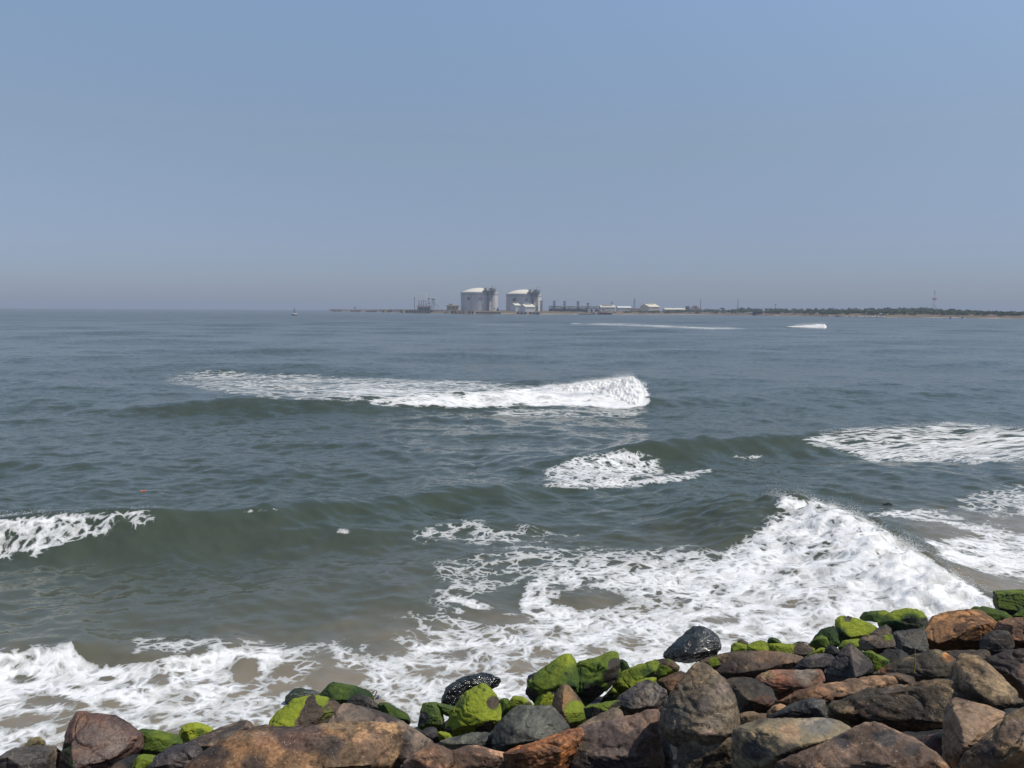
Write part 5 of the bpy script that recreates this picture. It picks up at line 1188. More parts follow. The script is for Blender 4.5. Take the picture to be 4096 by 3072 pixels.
gable_shed('big_warehouse', 'large cream warehouse with a roof vent beside three thin white chimneys', 2565, 2597, 2638, 1227, 1216.5, 1241, 150, 20, CREAM, TANKR, True, 0)
gable_shed('low_hall', 'long pale-roofed low hall half hidden behind the mangroves', 2654, 2660, 2742, 1237.5, 1233, 1243, 190, 20, CREAM, TANKR, False)
def flat_block(name, label, u0, u1, vt, dY, mat, win=0, steps=()):
    Y = depth_at((u0 + u1) / 2) + dY
    x0, zt = S(u0, vt, Y); x1, _ = S(u1, vt, Y)
    e = empty(name, ((x0 + x1) / 2, Y + 8, 2), label, 'building')
    MB().box(x0, x1, Y, Y + 16, 0, zt).build('wall', mat, e)
    for a_, b_, v_ in steps:
        xa, za = S(a_, v_, Y + 3); xb, _ = S(b_, v_, Y + 3)
        MB().box(xa, xb, Y + 3, Y + 12, zt, za).build('upper_storey', mat, e)
    for i in range(win):
        w = (x1 - x0) / win
        MB().box(x0 + w * (i + .3), x0 + w * (i + .7), Y - .06, Y - .004, zt - 3.2, zt - 1.4).build('window', GLASS, e)
    return e
flat_block('peach_building', 'stepped peach building rising behind the mangroves', 2756, 2804, 1233, 330, PEACH, 5, ((2768, 2796, 1227), (2776, 2788, 1222)))
flat_block('grey_block', 'small dark grey block left of the stepped peach building', 2750, 2758, 1224.5, 320, M('dark_render', (.12, .12, .13), .8), 1)
flat_block('site_office', 'low pinkish building left of the large cream warehouse', 2529, 2560, 1233, 140, PEACH, 5)
flat_block('boundary_store', 'small white hut with an open front in front of the tall pipe rack', 2354, 2362, 1236, 20, WHITE, 1)
flat_block('gate_house', 'second little white hut, right of the open-fronted one', 2374, 2380, 1236, 22, WHITE, 1)

# ---- storage tanks
def tank(label, uL, uR, v_rim, v_base, v_top, sgn_u, plq_u, tw_u, stack_u):
    Y = depth_at((uL + uR) / 2) + 95
    k = PXM(Y)
    r = (uR - uL) / 2 * k; cu = (uL + uR) / 2
    X, zr = S(cu, v_rim, Y - r); cy = Y
    x0, _ = S(cu, v_rim, Y); X = x0
    zt = H(v_top, cu, Y)
    e = empty('storage_tank', (X, cy, 2), label, 'tank', 'domed storage tanks')
    MB().lathe([(r, 0), (r, zr)], X, cy, 96).build('wall', TANKW, e, True)
    MB().lathe([(r + .05, zr - 3.6), (r + .55, zr - 3.5), (r + .55, zr - 2.9), (r + .05, zr - 2.8)], X, cy, 96).build('ring_beam', M('ring_grey', (.36, .35, .36), .8), e, True)
    MB().lathe([(r + .05, zr - .9), (r + .45, zr - .9), (r + .45, zr + .05), (r - .4, zr + .05)], X, cy, 96).build('rim', TANKW, e, True)
    hd = zt - zr; Rs = (r * r + hd * hd) / (2 * hd)
    prof = []
    for i in range(14):
        rho = (r - .6) * (1 - i / 13) + .02
        prof.append((rho, zr - .2 + math.sqrt(max(Rs * Rs - rho * rho, 0)) - (Rs - hd)))
    dome = MB().lathe(prof, X, cy, 96).build('roof', TANKR, e, True)
    m = MB()
    for i in range(60):
        a = math.pi + math.pi * i / 59
        m.tube((X + (r - .2) * math.cos(a), cy + (r - .2) * math.sin(a), zr), (X + (r - .2) * math.cos(a), cy + (r - .2) * math.sin(a), zr + 1.1), .06, n=4)
    for i in range(59):
        a, b = math.pi + math.pi * i / 59, math.pi + math.pi * (i + 1) / 59
        m.tube((X + (r - .2) * math.cos(a), cy + (r - .2) * math.sin(a), zr + 1.1), (X + (r - .2) * math.cos(b), cy + (r - .2) * math.sin(b), zr + 1.1), .07, n=4)
    m.build('railing', STEEL, e)
    def on_wall(u_):                     # angle on the wall where the photo shows u
        s = max(-1, min(1, (S(u_, 1200, cy - r * .8)[0] - X) / r)); return -math.acos(s)
    def patch(u0, u1, v0, v1, off, mat, name, parent):
        a0, a1 = on_wall(u0), on_wall(u1); z0, z1 = H(v1, cu, Y - r * .9), H(v0, cu, Y - r * .9)
        m = MB(); n = 6; V = []
        for i in range(n + 1):
            a = a0 + (a1 - a0) * i / n
            for z in (z0, z1):
                for q in (off - .12, off):
                    V.append((X + (r + q) * math.cos(a), cy + (r + q) * math.sin(a), z))
        Fs = []
        for i in range(n):
            b = i * 4; c = b + 4
            Fs += [(b + 1, c + 1, c + 3, b + 3), (b, b + 2, c + 2, c), (b, c, c + 1, b + 1), (b + 2, b + 3, c + 3, c + 2)]
        Fs += [(0, 1, 3, 2), (n * 4, n * 4 + 2, n * 4 + 3, n * 4 + 1)]
        return m.add(V, Fs).build(name, mat, parent)
    s0, s1, sv0, sv1 = sgn_u
    ban = patch(s0, s1, sv0, sv1, .22, WHITE, 'banner', e)
    # round emblem, red above and grey-blue below, with two lines of small print under it
    am = on_wall((s0 + s1) / 2); zc = H(sv0 + (sv1 - sv0) * .32, cu, Y - r * .9); rad = (s1 - s0) * .40 * k
    def disc(t0, t1, mat, name):
        V = [(0, 0)] + [(rad * math.cos(t), rad * math.sin(t)) for t in np.linspace(t0, t1, 18)]
        W = [(X + (r + .26) * math.cos(am + px_ / r), cy + (r + .26) * math.sin(am + px_ / r), zc + pz) for px_, pz in V]
        W2 = [(X + (r + .32) * math.cos(am + px_ / r), cy + (r + .32) * math.sin(am + px_ / r), zc + pz) for px_, pz in V]
        n = len(W)
        MB().add(W + W2, [tuple(range(n, 2 * n))] + [(i, (i + 1) % n, n + (i + 1) % n, n + i) for i in range(n)]).build(name, mat, ban)
    disc(.06, math.pi - .06, M('emblem_red', (.50, .12, .11), .6), 'emblem_half'); disc(math.pi + .06, 2 * math.pi - .06, M('emblem_blue', (.13, .16, .22), .6), 'emblem_half')
    for f0, f1 in ((.66, .73), (.79, .85)):
        patch(s0 + 4, s1 - 4, sv0 + (sv1 - sv0) * f0, sv0 + (sv1 - sv0) * f1, .30, M('print_grey', (.50, .49, .50), .7), 'print_line', ban)
    p0, p1, pv0, pv1 = plq_u
    patch(p0, p1, pv0, pv1, .2, M('plaque_brown', (.22, .15, .11), .7), 'plaque', e)
    for i in range(2):
        a = on_wall(uL + (uR - uL) * (.285 + .62 * i))
        MB().tube((X + (r + .2) * math.cos(a), cy + (r + .2) * math.sin(a), 0), (X + (r + .2) * math.cos(a), cy + (r + .2) * math.sin(a), zr - 3.6), .22, n=6).build('drainpipe', STEEL, e)
    # pipe and stair tower climbing the front right of the wall
    t0, t1 = tw_u
    yt = cy - r * .93
    xa, _ = S(t0, 1200, yt); xb, _ = S(t1, 1200, yt); zt2 = H(v_top + 7, cu, yt)
    tw = MB()
    for i, xx in enumerate(np.linspace(xa, xb, 4)):
        for yy in (yt - 3.2, yt + .5): tw.tube((xx, yy, 0), (xx, yy, zt2), .26, n=5)
    nlev = 9
    for i in range(nlev):
        z = 3 + (zt2 - 3) * i / (nlev - 1)
        tw.box(xa - .3, xb + .3, yt - 3.4, yt + .7, z - .14, z + .14)
        if i < nlev - 1:
            zn = 3 + (zt2 - 3) * (i + 1) / (nlev - 1)
            tw.tube((xa if i % 2 else xb, yt - 3.3, z), (xb if i % 2 else xa, yt - 3.3, zn), .3, n=4)
            tw.tube((xb if i % 2 else (xa + xb) / 2, yt - 3.3, z), ((xa + xb) / 2 if i % 2 else xa, yt - 3.3, zn), .18, n=4)
    tw.build('stair_tower', STEEL, e)
    for i, q in enumerate((.12, .3, .8)):
        xx = xa + (xb - xa) * q
        MB().tube((xx, yt - 1, 0), (xx, yt - 1, zt2 - 1), .5, n=8).build('pipe', STEELD if i != 1 else M('pipe_silver', (.5, .5, .5), .4), e, True)
    # roof platform with machinery
    q0, q1 = S(t0 - 14, 1160, yt)[0], S(t1 + 10, 1160, yt)[0]
    zp0, zp1 = H(v_top + 16, cu, yt), H(v_top + 1, cu, yt)
    MB().box(q0, q1, yt - 4, yt + 12, zp0, zp0 + .7).build('roof_platform', STEELD, e)
    rm = MB()
    for i in range(9):
        xx = q0 + (q1 - q0) * i / 8
        rm.tube((xx, yt - 4, zp0), (xx, yt - 4, zp1), .16, n=5)
        if i < 8: rm.tube((xx, yt - 4, zp0 if i % 2 else zp1), (q0 + (q1 - q0) * (i + 1) / 8, yt - 4, zp1 if i % 2 else zp0), .14, n=4)
    rm.tube((q0, yt - 4, zp1), (q1, yt - 4, zp1), .2, n=5).tube((q0, yt - 4, (zp0 + zp1) / 2), (q1, yt - 4, (zp0 + zp1) / 2), .16, n=5)
    rm.build('platform_truss', STEEL, e)
    for i, (f0, f1) in enumerate(((.05, .26), (.34, .44), (.50, .72), (.78, .95))):
        MB().box(q0 + (q1 - q0) * f0, q0 + (q1 - q0) * f1, yt - 2, yt + 6, zp0 + .7, zp0 + (zp1 - zp0) * (.95, .75, 1.0, .8)[i]).build('pump_housing', (STEEL, WHITE, STEELD, STEEL)[i], e)
    xs, zs = S(stack_u, v_top - 10, yt)
    MB().tube((xs, yt + 1, zp0), (xs, yt + 1, zs), .75, n=10).build('vent_stack', M('stack_grey', (.5, .5, .52), .5), e, True)
    xa2, za2 = S(stack_u + 6, v_top - 7.5, yt); xb2, _ = S(stack_u + 18, v_top - 7.5, yt)
    MB().box(xa2, xb2, yt + .5, yt + 1.5, za2 - .45, za2 + .45).tube((xs, yt + 1, za2 - 2), (xa2 + .2, yt + 1, za2), .2).build('davit_arm', WHITE, e)
tank('left domed storage tank with a round emblem banner and pipe tower', 1844, 1992, 1168.6, 1236, 1151, (1914.5, 1933, 1184, 1214), (1869, 1880, 1188, 1200), (1948, 1974), 1970.5)
tank('right domed storage tank, with white sheds standing in front of it', 2025, 2165, 1174.6, 1238, 1157.6, (2097, 2114, 1189.5, 1216), (2051, 2063, 1193, 1205), (2127, 2150), 2146.5)

# ---- vehicles and small craft at the quay
def car(label, u0, u1, vt, vb, mat, dY=8, van=False, cat='car'):
    Y = depth_at((u0 + u1) / 2) + dY
    x0, zb = S(u0, vb, Y); x1, _ = S(u1, vb, Y); zt = H(vt, u0, Y); zb = max(zb, 1.2)
    zt = max(zt, zb + 1.6); h = zt - zb; L = x1 - x0; w = 1.0
    e = empty('white_truck' if cat == 'truck' else 'parked_car', ((x0 + x1) / 2, Y, zb), label, cat)
    pr = [(x0, zb + .25 * h), (x0, zb + .62 * h), (x0 + .2 * L, zb + .66 * h), (x0 + .3 * L, zt), (x1 - .08 * L, zt), (x1, zb + .6 * h), (x1, zb + .25 * h)] if not van else [(x0, zb + .25 * h), (x0, zb + .7 * h), (x0 + .08 * L, zt), (x1, zt), (x1, zb + .25 * h)]
    MB().prism(pr, Y - w, Y + w).build('body', mat, e)
    MB().box(x0 + .34 * L, x0 + .8 * L, Y - w - .03, Y - w - .003, zb + .66 * h, zb + .9 * h).build('side_window', GLASS, e)
    for q in (.2, .78):
        MB().tube((x0 + q * L, Y - w - .05, zb + .22 * h), (x0 + q * L, Y + w + .05, zb + .22 * h), .24 * h, n=10).build('wheel', RUBBER, e)
car('white car parked on the quay below the left tank', 1885, 1898, 1232.5, 1238, WHITE, 10)
car('white tanker truck parked right of the left tank stair tower', 1965, 1982, 1231, 1239, WHITE, 10, True, 'truck')
car('white van parked on the shore behind the tugboat', 2430, 2440, 1241, 1247.5, WHITE, 6, True, 'van')

def boat(name, label, cat, u0, u1, vdeck, vb, mat, dY=-32, cabin=None, group=None, sheer=.25):
    um = (u0 + u1) / 2
    b = at_z(um, vb, 0); Y = float(b[1]) if dY is None else depth_at(um) + dY
    x0, zd = S(u0, vdeck, Y); x1, _ = S(u1, vdeck, Y); L = x1 - x0; w = L * .13
    zd = max(zd, .5)
    e = empty(name, ((x0 + x1) / 2, Y, 0), label, cat, group)
    V = []; n = 12
    for i in range(n + 1):
        f = i / n; x = x0 + L * f
        hw = w * (1 - abs(2 * f - 1) ** 2.6); zz = zd * (1 + sheer * (2 * f - 1) ** 2)
        V += [(x, Y - hw, zz), (x, Y - hw * .55, -.3), (x, Y + hw * .55, -.3), (x, Y + hw, zz)]
    Fs = []
    for i in range(n):
        a = i * 4; c = a + 4
        Fs += [(a, a + 1, c + 1, c), (a + 1, a + 2, c + 2, c + 1), (a + 2, a + 3, c + 3, c + 2), (a + 3, a, c, c + 3)]
    MB().add(V, Fs).build('hull', mat, e)
    return e, x0, x1, Y, zd
e_, x0, x1, Y_, zd = boat('tugboat', 'dark tugboat with red and white wheelhouse moored along the far shore', 'boat', 2372, 2449, 1252, 1259, HULLB, -34)
def zt_(v): return H(v, 2410, Y_)
def xt_(u): return S(u, 1250, Y_)[0]
MB().box(xt_(2398), xt_(2427), Y_ - 2, Y_ + 2, zd, zt_(1248)).build('deckhouse', REDP, e_)
wh = MB().box(xt_(2406), xt_(2422), Y_ - 1.7, Y_ + 1.7, zt_(1248), zt_(1240)).build('wheelhouse', WHITE, e_)
MB().box(xt_(2408), xt_(2420), Y_ - 1.76, Y_ - 1.703, zt_(1245), zt_(1242)).build('window', GLASS, wh)
MB().box(xt_(2409), xt_(2418), Y_ - 1.2, Y_ + 1.2, zt_(1240), zt_(1236.5)).build('top_deck', REDP, e_)
MB().tube((xt_(2411), Y_, zt_(1237)), (xt_(2410), Y_, zt_(1221)), .18, .08).tube((xt_(2406), Y_, zt_(1230)), (xt_(2416), Y_, zt_(1230)), .08).build('mast', STEEL, e_)
MB().tube((xt_(2424), Y_, zd), (xt_(2424), Y_, zt_(1243)), .6).build('funnel', STEELD, e_)
for i in range(6): MB().tube((xt_(2380 + i * 12), Y_ - 2.6, zd * .35), (xt_(2380 + i * 12), Y_ - 2.6, zd * .95), .42).build('tyre_fender', RUBBER, e_)
e_, x0, x1, Y_, zd = boat('grey_launch', 'small grey launch lying against the bow of the tugboat', 'boat', 2376, 2389, 1252, 1257, GREYC, -42)
MB().box(x0 + (x1 - x0) * .3, x0 + (x1 - x0) * .7, Y_ - .4, Y_ + .4, zd, zd + 1.6).build('cabin', WHITE, e_)
boat('low_barge', 'long low dark barge left of the tugboat', 'boat', 2314, 2372, 1255, 1257.6, HULLB, -30)
for u_, lb in ((1829, 'red rowing boat moored at the quay, nearest the cream block'), (1843, 'second red rowing boat moored at the quay, further right')):
    e_, x0, x1, Y_, zd = boat('rowing_boat', lb, 'boat', u_ - 6, u_ + 6, 1249, 1253, REDP, -36, group='red boats moored at the quay')
    MB().box(x0 + (x1 - x0) * .35, x0 + (x1 - x0) * .6, Y_ - .5, Y_ + .5, zd, zd + 1.1).build('cabin', WHITE, e_)
for u_, vb_, lb in ((3801, 1274.5, 'bright blue boat off the right-hand beach, the smaller'), (3850, 1275.5, 'pale blue boat with a white bow, right of the smaller blue one')):
    b_ = at_z(u_, vb_, 0); Y_ = float(b_[1]); k = PXM(Y_); X_ = float(b_[0])
    e_ = empty('small_boat', (X_, Y_, 0), lb, 'boat', 'blue boats off the beach')
    L = (4.5 if u_ < 3820 else 8) * k
    V = []
    for i in range(9):
        f = i / 8; hw = L * .14 * (1 - abs(2 * f - 1) ** 2.4)
        V += [(X_ - L + 2 * L * f, Y_ - hw, .7 + .4 * (2 * f - 1) ** 2), (X_ - L + 2 * L * f, Y_, -.3), (X_ - L + 2 * L * f, Y_ + hw, .7 + .4 * (2 * f - 1) ** 2)]
    MB().add(V, [q for i in range(8) for q in ((i * 3, i * 3 + 1, i * 3 + 4, i * 3 + 3), (i * 3 + 1, i * 3 + 2, i * 3 + 5, i * 3 + 4), (i * 3 + 2, i * 3, i * 3 + 3, i * 3 + 5))]).build('hull', BLUEB if u_ < 3820 else WHITE, e_)
    MB().box(X_ - 1.7 * k, X_ + 2.4 * k, Y_ - .4, Y_ + .4, .6, 8 * k).build('cabin', BLUEB, e_)

# ---- inclined fender blocks on the sandy quay end
for i, u_ in enumerate((2067, 2081, 2095, 2117, 2131, 2145)):
    Y = depth_at(u_) - 3
    a, zt = S(u_, 1249.5, Y); b, _ = S(u_ + 11, 1249.5, Y)
    e = empty('quay_fender', ((a + b) / 2, Y, 0), ('first', 'second', 'third', 'fourth', 'fifth', 'last')[i] + ' black fender block from the left on the sandy quay', 'fender', 'black fender blocks on the sandy quay')
    MB().prism([(a, -.4), (b + (1.2 if i == 5 else 0), -.4), (b, zt), (a, zt)], Y - 1, Y + 2).build('block', RUBBER, e)
    MB().box(a - .2, b + .2, Y - .8, Y + 2.2, zt, zt + .5).build('cap', CONC, e)

# ---- pipe rack, process stacks, masts
def pipe_rack():
    Y = depth_at(2290) + 60
    x0, zt = S(2196, 1226, Y); x1, _ = S(2396, 1226, Y)
    e = empty('pipe_rack', ((x0 + x1) / 2, Y, 2), 'long grey pipe rack on many columns right of the tanks', 'pipe rack')
    MB().box(x0, x1, Y - 2, Y + 6, zt - .8, zt).build('deck', M('rack_pale', (.40, .40, .41), .7), e)
    for i in range(3): MB().tube((x0, Y - 1 + i * 2, zt + .5 - 2.8 * (i == 2)), (x1, Y - 1 + i * 2, zt + .5 - 2.8 * (i == 2)), .5).build('pipe', STEEL, e, True)
    MB().box(x0, x1, Y + 5, Y + 6.5, 1, zt - 3.5).build('back_screen', STEELD, e)
    for i in range(19):
        x = x0 + (x1 - x0) * i / 18
        MB().tube((x, Y - 1.5, 1), (x, Y - 1.5, zt - .8), .42).build('column', STEELD, e)
        if i < 18 and i % 3 == 1:
            w = (x1 - x0) / 18
            MB().tube((x, Y - 1.5, zt - 4), (x + w * .5, Y - 1.5, zt - .9), .25).tube((x + w, Y - 1.5, zt - 4), (x + w * .5, Y - 1.5, zt - .9), .25).build('brace', STEEL, e)
pipe_rack()
for u_, vt, lb in ((2165, 1203, 'process stack nearest the right tank'), (2217, 1204, 'process stack at the left end of the pipe rack'), (2258, 1205, 'second process stack along the pipe rack'), (2312, 1205.5, 'third process stack along the pipe rack'), (2352, 1212, 'short process stack near the right end of the pipe rack')):
    Y = depth_at(u_) + 72
    X, zt = S(u_, vt, Y)
    e = empty('process_stack', (X, Y, 2), lb, 'stack', 'process stacks by the pipe rack')
    MB().tube((X - .6, Y, 1), (X - .6, Y, zt - 1.2), .75, n=10).tube((X + .9, Y, 1), (X + .9, Y, zt - 3), .5, n=8).build('duct', STEEL, e, True)
    MB().lattice(X + .2, Y - .2, 1, zt - .5, 1.6, 1.4, 6, .13).build('frame', STEELD, e)
    MB().box(X - 1.7, X + 2.0, Y - 1.8, Y + 1.8, zt - 1.3, zt).build('cap', STEELD, e)
    MB().box(X + 1.4, X + 3.2, Y - 1, Y + 1, zt * .62, zt * .62 + .4).build('landing', STEEL, e)
def pylon(name, label, cat, u_, vt, dY, w0, w1, r, bays, mat=STEEL, bands=None):
    Y = depth_at(u_) + dY
    X, zt = S(u_, vt, Y)
    e = empty(name, (X, Y, 2), label, cat)
    if bands is None:
        MB().lattice(X, Y, 1, zt, w0, w1, bays, r).build('frame', mat, e)
    else:
        for i in range(bands):
            f0, f1 = i / bands, (i + 1) / bands
            wa, wb = w0 + (w1 - w0) * f0, w0 + (w1 - w0) * f1
            MB().lattice(X, Y, 1 + (zt - 1) * f0, 1 + (zt - 1) * f1, wa, wb, 2, r).build('frame_section', (M('mast_red', (.45, .20, .18), .7), M('mast_white', (.62, .60, .60), .7))[i % 2], e)
    return e, X, Y, zt
e_, X_, Y_, zt = pylon('lattice_pylon', 'grey lattice pylon standing left of the three thin chimneys', 'pylon', 2538, 1192, 180, 2.0, .5, .2, 9)
MB().tube((X_ - 2.2, Y_, zt * .62), (X_ + 2.2, Y_, zt * .62), .2).tube((X_ - 1.7, Y_, zt * .8), (X_ + 1.7, Y_, zt * .8), .2).build('crossarm', STEEL, e_)
e_, X_, Y_, zt = pylon('warehouse_mast', 'short antenna mast on a frame behind the grey warehouse', 'mast', 2447, 1209, 200, .9, .6, .2, 5)
MB().box(X_ - 1, X_ + 1.6, Y_ - 1, Y_ + 1, zt - 1.5, zt).build('antenna', STEELD, e_)
for u_, vt, lb in ((2557.5, 1215.5, 'leftmost of three thin white chimneys by the large cream warehouse'), (2567.5, 1212.5, 'middle one of the three thin white chimneys'), (2576, 1214.5, 'rightmost of three thin white chimneys, against the cream warehouse')):
    Y = depth_at(u_) + 185
    X, zt = S(u_, vt, Y)
    e = empty('chimney', (X, Y, 2), lb, 'chimney', 'three thin white chimneys')
    MB().tube((X, Y, 1), (X, Y, zt), .55, .48, 10).build('flue', WHITE, e, True)
    MB().tube((X, Y, zt - .8), (X, Y, zt + .1), .62, .62, 10).build('collar', STEEL, e, True)
pylon('thin_mast', 'thin dark mast right of the stepped peach building', 'mast', 2803, 1196, 300, .5, .25, .16, 14, STEELD)
pylon('thin_mast', 'thin dark mast rising from the trees, further right than the other', 'mast', 2952, 1198, 300, .5, .25, .16, 14, STEELD)
e_, X_, Y_, zt = pylon('radio_mast', 'tall red and white lattice radio mast above the trees', 'mast', 3740, 1162.5, 420, 2.2, .7, .09, 1, bands=7)
zm = H(1196, 3740, Y_)
MB().box(X_ - 2.2, X_ + 2.2, Y_ - 2.2, Y_ + 2.2, zm - 1.0, zm + 1.0).build('platform', M('mast_red', (.45, .20, .18), .7), e_)
def water_tower():
    Y = depth_at(3103) + 420
    X, zt = S(3103, 1215, Y); k = PXM(Y)
    e = empty('striped_tower', (X, Y, 2), 'small red and white striped tower showing over the trees', 'tower')
    for i in range(5):
        z0 = 1 + (zt - 3 - 1) * i / 5; z1 = 1 + (zt - 3 - 1) * (i + 1) / 5
        MB().tube((X, Y, z0), (X, Y, z1), 2.0 * k * 1.2, 2.0 * k * 1.15, 12).build('band', (WHITE, M('mast_red', (.45, .20, .18), .7))[i % 2], e, True)
    MB().lathe([(.01, zt - 3), (3.2 * k, zt - 2.8), (3.2 * k, zt - 1), (1.5 * k, zt), (.01, zt + .4)], X, Y, 14).build('lantern_room', STEEL, e, True)
water_tower()

# ---- huts and bright things on the right-hand beach
def hut(label, u0, u1, vw, vr, vb, dY, wall, roof, cat='hut', name='beach_hut'):
    Y = depth_at((u0 + u1) / 2) + dY
    x0, zw = S(u0, vw, Y); x1, _ = S(u1, vw, Y); zr = H(vr, u0, Y); zb = max(min(H(vb, u0, Y), 1.4), .3)
    zw = max(zw, zb + .8); zr = max(zr, zw + .5)
    e = empty(name, ((x0 + x1) / 2, Y, zb), label, cat)
    MB().box(x0, x1, Y, Y + 5, zb - .5, zw).build('wall', wall, e)
    MB().prism([(x0 - .5, zw), (x1 + .5, zw), (x1 - .1 * (x1 - x0), zr), (x0 + .1 * (x1 - x0), zr)], Y - .6, Y + 5.6).build('roof', roof, e)
    dw = (x1 - x0) * .22
    MB().box((x0 + x1) / 2 - dw / 2, (x0 + x1) / 2 + dw / 2, Y - .05, Y - .003, zb - .4, zb + (zw - zb) * .7).build('door', STEELD, e)
hut('white-roofed beach hut behind the white rubble at the water edge', 3527, 3548, 1257, 1252, 1260, 18, STEEL, WHITE)
hut('orange-roofed hut at the foot of the trees below the striped tower', 3103, 3114, 1250, 1246, 1254, 22, PEACH, ORANGE)
hut('low red-roofed hut further right along the beach than the orange-roofed one', 3246, 3262, 1253, 1250.5, 1257, 24, PEACH, M('red_tiles', (.45, .10, .07), .8))
hut('small white tarpaulin shelter beside the dark boxy shed', 2997, 3010, 1251, 1248, 1256, 10, GREYC, WHITE)
hut('dark boxy shed standing at the water edge', 3014, 3047, 1247.5, 1245, 1260, 4, M('shed_black', (.05, .055, .065), .9), M('shed_roof', (.07, .075, .085), .9), 'shed', 'dark_shed')
hut('small grey hut half hidden by bushes right of the white-roofed hut', 3583, 3598, 1257, 1254, 1261, 24, GREYC, STEEL)

# white rubble along the water edge
def rubble(label, u0, u1, n, mat, s0, s1, z, seed, spread):
    r = random.Random(seed); m = MB()
    for i in range(n):
        u_ = r.uniform(u0, u1); Y = depth_at(u_) + r.uniform(-2, spread); X, _ = S(u_, 1260, Y); s = r.uniform(s0, s1)
        V = [(X + s * r.uniform(.7, 1.3) * a, Y + s * r.uniform(.7, 1.3) * b, z + s * r.uniform(.6, 1.1) * c) for a, b, c in ((-1, 0, 0), (1, 0, 0), (0, -1, 0), (0, 1, 0), (0, 0, 1), (0, 0, -1))]
        m.add(V, [(0, 2, 4), (2, 1, 4), (1, 3, 4), (3, 0, 4), (2, 0, 5), (1, 2, 5), (3, 1, 5), (0, 3, 5)])
    tag(m.build('shore_rubble', mat), label, kind='stuff')
rubble('white rubble along the far water edge', 3318, 3540, 700, WHITE, .35, .9, .5, 5, 9)
rubble('dark stones among the white rubble of the far water edge', 3340, 3540, 110, M('dark_stone', (.05, .045, .04), .9), .4, .9, .45, 6, 0)
rubble('reddish stones along the far beach', 2880, 3330, 420, M('red_stone', (.36, .22, .17), .9), .3, .8, .5, 8, 8)
rubble('pale stones below the mangroves', 2560, 2720, 60, CONC, .3, .7, .3, 9, 3)

# ---- trees
T = NT('leaf_green')
p = T.pos()
lf = T.mix(T.noise(p, .25, 4), (.055, .090, .036), (.095, .140, .055))
lf = T.mix(T.ss(T.noise(p, .02, 3), .45, .62), lf, (.105, .125, .055))
M_LEAF = T.done(T.bsdf(lf, .8, None, .2))
T = NT('far_leaf_green')
p = T.pos()
M_LEAF2 = T.done(T.bsdf(T.mix(T.noise(p, .12, 4), (.060, .090, .062), (.090, .115, .075)), .85, None, .2))

def leaves(C, Rx, Rz, n, size, r):
    """n leaf sprays through an ellipsoid crown: arrays of quads"""
    d = r.normal(size=(n, 3)); d /= np.linalg.norm(d, axis=1)[:, None]
    rad = r.uniform(.25, 1.0, n) ** .45 * (0.72 + 0.45 * np.abs(perlin(d * 2.1 + C * 0.37)) * 2)
    P = C + d * rad[:, None] * np.array((Rx, Rx, Rz))
    a = r.normal(size=(n, 3)); b = np.cross(a, r.normal(size=(n, 3)))
    a /= np.linalg.norm(a, axis=1)[:, None]; b /= np.linalg.norm(b, axis=1)[:, None]
    s = size * r.uniform(.5, 1.2, n)[:, None]
    return np.stack((P - a * s - b * s * .5, P + a * s * .2 - b * s, P + a * s + b * s * .5, P - a * s * .2 + b * s), 1).reshape(-1, 3)

def wood(name, label, tops, d0, d1, n, size, mat, seed, rmin, rmax, per):
    r = np.random.RandomState(seed); V = []
    tu, tv = zip(*tops)
    for i in range(n):
        u_ = r.uniform(tu[0], tu[-1]); Y = depth_at(min(u_, 6000)) + r.uniform(d0, d1) ** 1.0
        zt = H(np.interp(u_, tu, tv) + abs(r.normal()) * 1.6 - .6, u_, Y)
        X = S(u_, 1240, Y)[0]
        R = r.uniform(rmin, rmax)
        zc = max(zt - R * .8, 1.5)
        zc = r.uniform(1.6, max(zc, 1.7)) if r.uniform() < .5 else zc
        V.append(leaves(np.array((X, Y, zc)), R, R * .8, per, size, r))
    V = np.concatenate(V); k = np.arange(len(V)).reshape(-1, 4)
    tag(link(name, mesh_np(name, V, k, False), None, mat), label, kind='stuff')
wood('mangrove_thicket', 'dense green mangrove thicket along the far shore', [(2425, 1249), (2470, 1245), (2540, 1243), (2620, 1242), (2700, 1239.5), (2780, 1238), (2860, 1239), (2930, 1239), (3000, 1238.5), (3100, 1240), (3300, 1239), (3500, 1241), (3650, 1240), (3800, 1242), (3950, 1245), (4096, 1248), (4400, 1250), (5200, 1255)], 12, 75, 1150, .85, M_LEAF, 21, 1.8, 3.6, 46)
wood('distant_wood', 'hazier belt of trees behind the mangroves', [(2690, 1237), (2740, 1234), (2900, 1237), (2960, 1234), (3000, 1231.5), (3100, 1233.5), (3250, 1232.5), (3400, 1232.5), (3560, 1231), (3700, 1231), (3800, 1236.5), (3900, 1240), (4096, 1246), (5200, 1252)], 260, 520, 520, 1.5, M_LEAF2, 22, 3.0, 5.5, 44)
wood('low_scrub', 'low scrub on the bank below the tanks and pipe rack', [(2000, 1247), (2160, 1247), (2300, 1246), (2440, 1247)], 16, 45, 260, .5, M('scrub_brown', (.10, .085, .05), .9), 23, .6, 1.1, 20)
